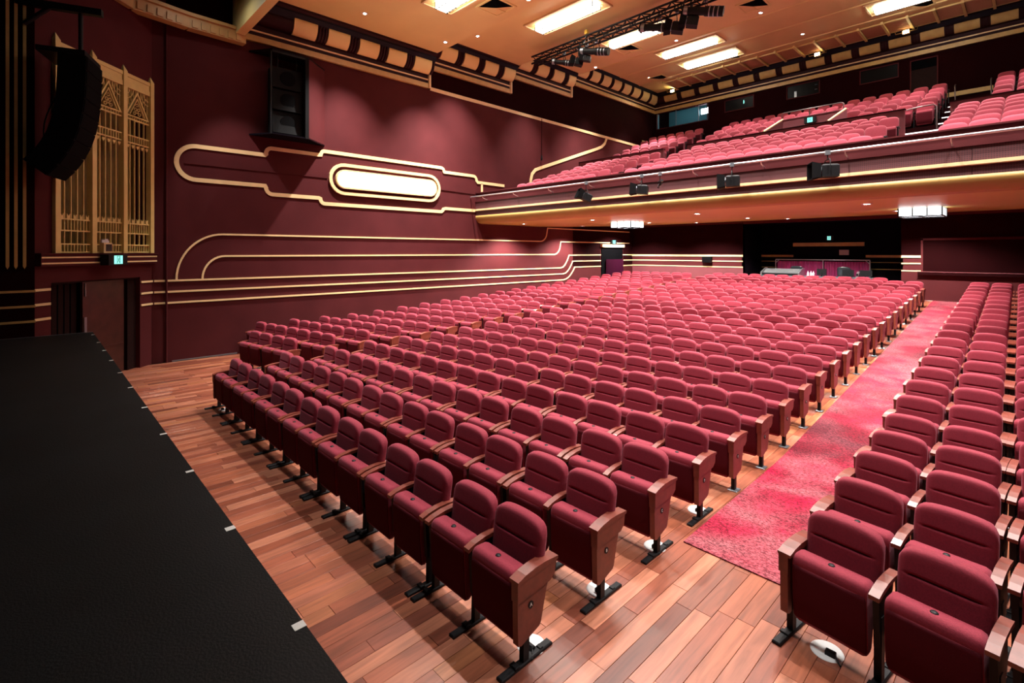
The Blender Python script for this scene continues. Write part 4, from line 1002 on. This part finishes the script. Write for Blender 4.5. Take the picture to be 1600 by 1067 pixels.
PM = {'pad_front_shade': 'fabric_shade', 'backrest': 'fabric', 'seat_pad': 'fabric', 'armrest': 'seatwood', 'armrest_end': 'seatwood', 'end_panel': 'seatwood', 'lower_panel': 'seatwood', 'side_support': 'black', 'leg': 'black', 'foot_bar': 'black', 'foot_plate': 'steel', 'number_plate': 'black'}
seat_me = {k: v.mesh(k, M[PM[k]]) for k, v in seat_parts.items()}
PN = {'armrest_end': 'armrest'}

def parts_of(kind, own, shared, end, flat):
    """list of (part, x offset, mirror) for a seat; own: sign of the side with its own arm, shared: sign of the shared arm or 0"""
    L = [('backrest', 0, 1), ('seat_pad', 0, 1), ('number_plate', 0, 1), ('pad_front_shade', 0, 1)]
    foot = 'foot_bar' if flat else 'foot_plate'
    if end:
        L += [('armrest_end', own*.248, own), ('end_panel', own*.248, own), ('lower_panel', own*.248, own)]
    else:
        L += [('armrest', own*.247, 1), ('side_support', own*.247, 1)]
    L += [('leg', own*.247, 1), (foot, own*.247, 1)]
    if shared: L += [('armrest', shared*.253, 1), ('side_support', shared*.253, 1), ('leg', shared*.253, 1), (foot, shared*.253, 1)]
    return L

seats = []   # dicts
PAIR = 1.086
def pair_x(j): return (j//2)*PAIR + (.288 if j % 2 == 0 else .798)
lerp = lambda a, c, t: a+(c-a)*t
# centre block
for k in range(24):
    y0 = 2.245+.853*k
    for j in range(14):
        xo = -2.288+drift(y0)-pair_x(j)
        if k == 22 and 1 < j < 12 and False: continue
        if k == 23 and j < 2: continue
        seats.append(dict(b='centre', k=k, j=j, x=xo, y=y0, rz=0, own=1 if j % 2 == 0 else -1, shared=-1 if j % 2 == 0 else 0, end=j in (0, 13), row=k))
# right block
for k in range(23):
    y0 = 3.83+(.775*k if k < 4 else .80*k-.10)
    th = -R_(lerp(7.8, .5, min(1, k/11)))
    for j in range(4):
        sx = lerp(1.065, 1.0, min(1, k/6)); dx = pair_x(j)*sx
        seats.append(dict(b='right', sx=sx, k=k+2, j=j, x=-1.240+drift(y0)*1.15+dx*math.cos(th), y=y0+dx*math.sin(th), rz=th, own=-1 if j % 2 == 0 else 1, shared=1 if j % 2 == 0 else 0, end=j == 0, row=k))
# left block
for k in range(22):
    y0 = 3.78+.845*k
    th = R_(lerp(9.2, 3.0, k/21))
    nn_ = 4 if k == 0 else (7 if k < 6 else 7)
    for j in range(nn_):
        dx = -pair_x(j)*.965
        xx, yy = -10.88+dx*math.cos(th), y0+dx*math.sin(th)
        if xx < XL+.29: continue
        if yy > 21.9: continue
        seats.append(dict(b='left', k=k+2, j=j, x=xx, y=yy, rz=th, own=1 if j % 2 == 0 else -1, shared=-1 if j % 2 == 0 else 0, end=j == 0, row=k))
for s in seats:
    s['z'] = floor_z(s['y']+.1)
    p = proj(s['x'], s['y']+.2, s['z']+.6)
    s['d'] = p[2] if p and -40 < p[0] < 1790 and p[1] < 1200 else 999
seats.sort(key=lambda s: s['d'])
BN = {'centre': ('centre block', 'carpet aisle'), 'right': ('right-hand block', 'carpet aisle'), 'left': ('left wall block', 'side aisle')}
ind = [s for s in seats if s['d'] < 900][:300]; rest = [s for s in seats if s['d'] < 900][300:]
# row letters on the end panels
def text_mesh(ch, size):
    c = bpy.data.curves.new('t', 'FONT'); c.body = ch; c.size = size; c.align_x = 'CENTER'; c.align_y = 'CENTER'; c.extrude = .0008; c.resolution_u = 2
    o = bpy.data.objects.new('t', c); COL.objects.link(o)
    me = bpy.data.meshes.new_from_object(o); bpy.data.objects.remove(o); bpy.data.curves.remove(c)
    me.materials.clear(); me.materials.append(M['white']); return me
disc_me = MB().tube([(0, 0, 0), (.004, 0, 0)], .024, 14).mesh('letter_disc', M['black'])
for s in ind:
    flat = s['y'] < 5.5
    nm = BN[s['b']]
    t = thing('theatre_seat', (s['x'], s['y'], s['z']), 'maroon theatre seat, %s row of %s, %s from the %s' % (ORD[s['row']], nm[0], ORD[s['j']], nm[1]), 'theatre seat', 'stalls theatre seats', s['rz'])
    t.scale = (1.06 if s['b'] == 'right' else 1, 1, 1)
    pad = None
    for part, dx, mir in parts_of(None, s['own'], s['shared'], s['end'], flat):
        o = inst(PN.get(part, part), seat_me[part], pad if part in ('number_plate', 'pad_front_shade') else t, (dx, 0, 0))
        if part == 'seat_pad': pad = o
        if mir < 0: o.scale = (-1, 1, 1)
        if part == 'backrest' and s['b'] == 'right': o.scale = (.915, 1, 1)
        if part == 'lower_panel' and s['end'] and s['b'] != 'left' and s['row'] < 10 and s['j'] == 0:
            ch = 'ABCDEFGHJKLMNPQRST'[s['k']]
            sg = s['own']
            ld = inst('letter_disc', disc_me, t, (dx+sg*.032, .115, .385), (0, 0, 0 if sg > 0 else math.pi))
            tm = inst('row_letter', text_mesh(ch, .034), ld, (.0045, 0, 0), (R_(90), 0, R_(90)))
# the seats beyond the first three hundred, one object
if rest:
    order = ['fabric', 'seatwood', 'black', 'steel', 'fabric_shade']
    V = []; F = []; MI = []; SM = []
    for s in rest:
        c, sn = math.cos(s['rz']), math.sin(s['rz'])
        for part, dx, mir in parts_of(None, s['own'], s['shared'], s['end'], False):
            pm = seat_parts[part]; o = len(V)
            for a, q, z in pm.v:
                a = a*mir+dx; V.append((s['x']+a*c-q*sn, s['y']+a*sn+q*c, s['z']+z))
            for f, sm in zip(pm.f, pm.sm):
                F.append(tuple(i+o for i in (f if mir > 0 else reversed(f)))); SM.append(sm); MI.append(order.index(PM[part]))
    me = bpy.data.meshes.new('far_theatre_seats'); me.from_pydata(V, [], F)
    for k in order: me.materials.append(M[k])
    me.polygons.foreach_set('material_index', MI); me.polygons.foreach_set('use_smooth', SM); me.update()
    o = bpy.data.objects.new('far_theatre_seats', me); COL.objects.link(o)
    tag(o, 'farthest rows of maroon theatre seats under the balcony', 'theatre seat', kind='stuff')
# floor socket plates beside the front feet
for x_, y_, lb_ in ((-2.40, 2.47, 'beside the first row foot at the aisle'), (-2.42, 3.27, 'beside the second row foot at the aisle'), (-2.42, 4.12, 'beside the third row foot at the aisle'), (-2.45, 5.02, 'beside the fourth row foot at the aisle'),
                    (-.98, 3.88, 'under the front seat right of the carpet'), (-9.62, 2.36, 'under the far left seat of the front row')):
    t = thing('floor_socket', (x_, y_, 0), 'round pale floor socket plate %s' % lb_, 'floor socket', 'round floor sockets')
    MB().lathe([(0, .010), (.085, .010), (.098, .004), (.10, 0)], 24, (x_, y_, 0)).build('plate', M['disc'], t)
    MB().cbox(x_+.0, x_+.06, y_-.055, y_-.02, .010, .045, .008).build('plug', M['black'], t)
    MB().tube([(x_+.05, y_-.04, .03), (x_+.08, y_-.07, .02), (x_+.10, y_-.09, .008)], .006, 6).build('cord', M['black'], t)

# ---- balcony seats
bs_parts = {'backrest': back_mesh(.222, .26, .905, .7, 'fabric_b', crease=False, nu=10, nv=9), 'seat_pad': rbox(-.20, .20, PADP, .03),
            'armrest': MB().prism(ARM, -.018, .018, 'x').prism([(.10, 0), (.14, 0), (.16, .56), (.08, .56)], -.012, .012, 'x')}
bs_me = {'backrest': bs_parts['backrest'].mesh('balcony_backrest', M['fabric_b']), 'seat_pad': bs_parts['seat_pad'].mesh('balcony_seat_pad', M['fabric_b']), 'armrest': bs_parts['armrest'].mesh('balcony_armrest', M['black'])}
bs_me['under'] = rbox(-.195, .195, PADSHADE, .012).mesh('gallery_pad_shade', M['fabric_shade'])  # same painted shade for the balcony pad fronts
def bseat(xc, y0, z0, label, pitch, last):
    t = thing('gallery_seat', (xc, y0, z0), label, 'theatre seat', 'balcony theatre seats')
    inst('backrest', bs_me['backrest'], t); pd = inst('seat_pad', bs_me['seat_pad'], t); inst('pad_front_shade', bs_me['under'], pd); inst('armrest', bs_me['armrest'], t, (-pitch/2, 0, 0))
    if last: inst('armrest', bs_me['armrest'], t, (pitch/2, 0, 0))
for i, (y0, z0) in enumerate(LR):
    dx = -.06*i*.4
    for blk, xa, n, p in (('left', -13.17+dx, 8, .448), ('middle', (-8.47 if i % 2 == 0 else -8.40)+dx*.5, 14 if i % 2 == 0 else 13, .446), ('right', -1.14+dx*.5, 3, .446)):
        for j in range(n):
            xc = xa+p*j
            if proj(xc, y0, z0)[0] > 1630: continue
            bseat(xc, y0, z0, 'rose balcony seat in the %s lower row, %s block, %s from its left end' % (ORD[i], blk, ORD[j]), p, j == n-1)
for i, (y0, z0) in enumerate(URW):
    for blk, xa, n, p in (('left', -14.40, 6, .523), ('middle', -10.03, 15, .5385), ('right', -.72, 2, .53)):
        for j in range(n):
            xc = xa+p*j
            if proj(xc, y0, z0)[0] > 1630: continue
            if blk == 'middle' and i == 0 and -6.8 < xc < -4.2: continue
            bseat(xc, y0, z0, 'rose balcony seat in the %s upper row, %s block, %s from its left end' % (ORD[i], blk, ORD[j]), p, j == n-1)

# ================================================================== SOUND DESK IN THE ALCOVE
zf = floor_z(23.0)
dk = thing('sound_desk', (-6.6, 23.2, zf), 'long desk for the sound equipment in the black alcove', 'desk')
MB().cbox(-8.6, -4.3, 22.95, 23.75, zf+.66, zf+.70, .008).build('desk_top', M['steel'], dk)
for q in (-8.5, -6.5, -4.4): MB().box(q-.03, q+.03, 23.0, 23.7, zf, zf+.66).build('desk_leg', M['black'], dk)
mc = thing('mixing_console', (-7.6, 23.3, zf+.70), 'large grey sound mixing console on the desk in the alcove', 'mixing console')
MB().prism([(22.98, zf+.70), (23.62, zf+.70), (23.62, zf+.98), (23.50, zf+.98), (22.98, zf+.78)], -8.3, -6.85).build('console_body', M['black'], mc)
MB().hexa([(-8.28, 23.0, zf+.790), (-6.87, 23.0, zf+.790), (-6.87, 23.48, zf+.975), (-8.28, 23.48, zf+.975), (-8.28, 22.99, zf+.80), (-6.87, 22.99, zf+.80), (-6.87, 23.47, zf+.985), (-8.28, 23.47, zf+.985)]).build('control_surface', M['consolegrey'], mc)
g = MB()
for q in range(24):
    for r_ in range(4):
        x_ = -8.22+q*.058; y_ = 23.06+r_*.11; g.box(x_-.01, x_+.01, y_-.012, y_+.012, zf+.80+(y_-22.99)*.385, zf+.815+(y_-22.99)*.385)
g.build('faders', M['white'], mc)
for x_ in (-8.34, -6.85): MB().prism([(22.95, zf+.70), (23.66, zf+.70), (23.66, zf+1.02), (23.50, zf+1.02), (22.95, zf+.83)], x_, x_+.05).build('side_cheek', M['alu'], mc)
def office_chair(x_, y_, label):
    t = thing('office_chair', (x_, y_, zf), label, 'office chair', 'chairs at the sound desk')
    b = back_mesh(.24, .55, 1.10, .8, 'leather', crease=False, nu=8, nv=7); b.v = [(a+x_, -q+y_+.1, z+zf) for a, q, z in b.v]; b.build('backrest', M['leather'], t)
    b = rbox(-.24, .24, [(-.24, .44), (-.26, .49), (-.2, .53), (.2, .53), (.26, .49), (.24, .44)]); b.v = [(a+x_, q+y_-.1, z+zf) for a, q, z in b.v]; b.build('seat', M['leather'], t)
    MB().tube([(x_, y_-.1, zf+.08), (x_, y_-.1, zf+.45)], .03, 8).build('gas_lift', M['black'], t)
    for k in range(5): a = k*2*math.pi/5; MB().tube([(x_, y_-.1, zf+.10), (x_+.28*math.cos(a), y_-.1+.28*math.sin(a), zf+.04)], .02, 6).build('base_arm', M['black'], t)
    MB().box(x_-.03, x_+.03, y_+.0, y_+.06, zf+.45, zf+.75).build('back_bar', M['black'], t)
office_chair(-7.2, 24.2, 'black office chair behind the mixing console')
office_chair(-5.45, 24.2, 'black office chair between the monitors')
def monitor(x_, y_, wd, ht, rz, label, bright=False):
    t = thing('monitor', (x_, y_, zf+.70), label, 'monitor', 'monitors on the sound desk', rz)
    MB().cbox(-wd/2, wd/2, -.012, .02, .05, .05+ht, .006).build('screen_housing', M['black'], t, rel=False)
    MB().box(-wd/2+.015, wd/2-.015, .02, .023, .065, .035+ht).build('screen', M['screen'], t, rel=False)
    MB().box(-.02, .02, -.04, .0, 0, .15).build('stand_neck', M['black'], t, rel=False); MB().cbox(-.10, .10, -.08, .06, 0, .012, .004).build('stand_foot', M['black'], t, rel=False)
monitor(-6.05, 23.2, .36, .26, R_(-10), 'small black monitor beside the bottles on the sound desk')
monitor(-5.12, 23.15, .38, .25, R_(6), 'black monitor between the office chair and the phone on the sound desk')
monitor(-4.55, 23.15, .42, .24, R_(10), 'black monitor at the right end of the sound desk')
for q, x_ in enumerate((-6.52, -6.42, -6.32)):
    t = thing('water_bottle', (x_, 23.1, zf+.70), 'white bottle on the sound desk, %s of three' % ('leftmost', 'middle', 'rightmost')[q], 'bottle', 'bottles on the sound desk')
    MB().lathe([(0, 0), (.034, 0), (.036, .02), (.036, .13), (.014, .17), (.013, .19)], 12, (x_, 23.1+.05*(q % 2), zf+.70)).build('bottle_body', M['white'], t)
    MB().lathe([(.016, .185), (.016, .21), (0, .21)], 10, (x_, 23.1+.05*(q % 2), zf+.70)).build('cap', M['alu'], t)
ph = thing('desk_phone', (-4.83, 23.1, zf+.70), 'pale tilted handset standing beside the right monitor', 'telephone')
b = MB().cbox(-.04, .04, -.015, .015, 0, .24, .006); b.v = [(a+z*.25, q, z) for a, q, z in b.v]; b.build('handset', M['alu'], ph, rel=False); MB().box(-.015, .06, -.018, -.015, .06, .16).build('keypad', M['black'], ph, rel=False)
# pipe and drape behind
fr = thing('drape_stand', (-6.4, 24.55, zf), 'silver pipe frame carrying the magenta drape behind the sound desk', 'frame')
YD = 24.55
for x_ in (-8.25, -6.35, -4.68): MB().tube([(x_, YD, zf), (x_, YD, 2.36)], .022, 8).build('upright', M['alu'], fr)
MB().tube([(-8.25, YD, 2.37), (-4.68, YD, 2.37)], .024, 8).build('crossbar', M['alu'], fr)
for x_, s in ((-8.25, 1), (-4.68, -1)): MB().tube([(x_, YD, 2.22), (x_+s*.15, YD, 2.36)], .015, 6).build('corner_brace', M['alu'], fr)
for x0, x1, lb_ in ((-8.2, -6.38, 'left magenta drape panel behind the mixing console'), (-6.32, -4.72, 'right magenta drape panel behind the monitors')):
    n = 90; cb = MB(); ys = [YD+.06+.03*math.sin(i*1.15)+.012*math.sin(i*2.7) for i in range(n+1)]
    P_ = [(x0+(x1-x0)*i/n, ys[i]) for i in range(n+1)]
    cb.add([(a, q, zf+.05) for a, q in P_]+[(a, q, 2.30) for a, q in P_]+[(a, q+.012, zf+.05) for a, q in P_]+[(a, q+.012, 2.30) for a, q in P_],
           [(i+1, i, n+1+i, n+2+i) for i in range(n)]+[(2*n+2+i, 2*n+3+i, 3*n+4+i, 3*n+3+i) for i in range(n)], True)
    tag(cb.build('drape', M['drape']), lb_, 'curtain', 'magenta drapes')
# strip the helper property
for o in bpy.data.objects:
    if '_o' in o: del o['_o']
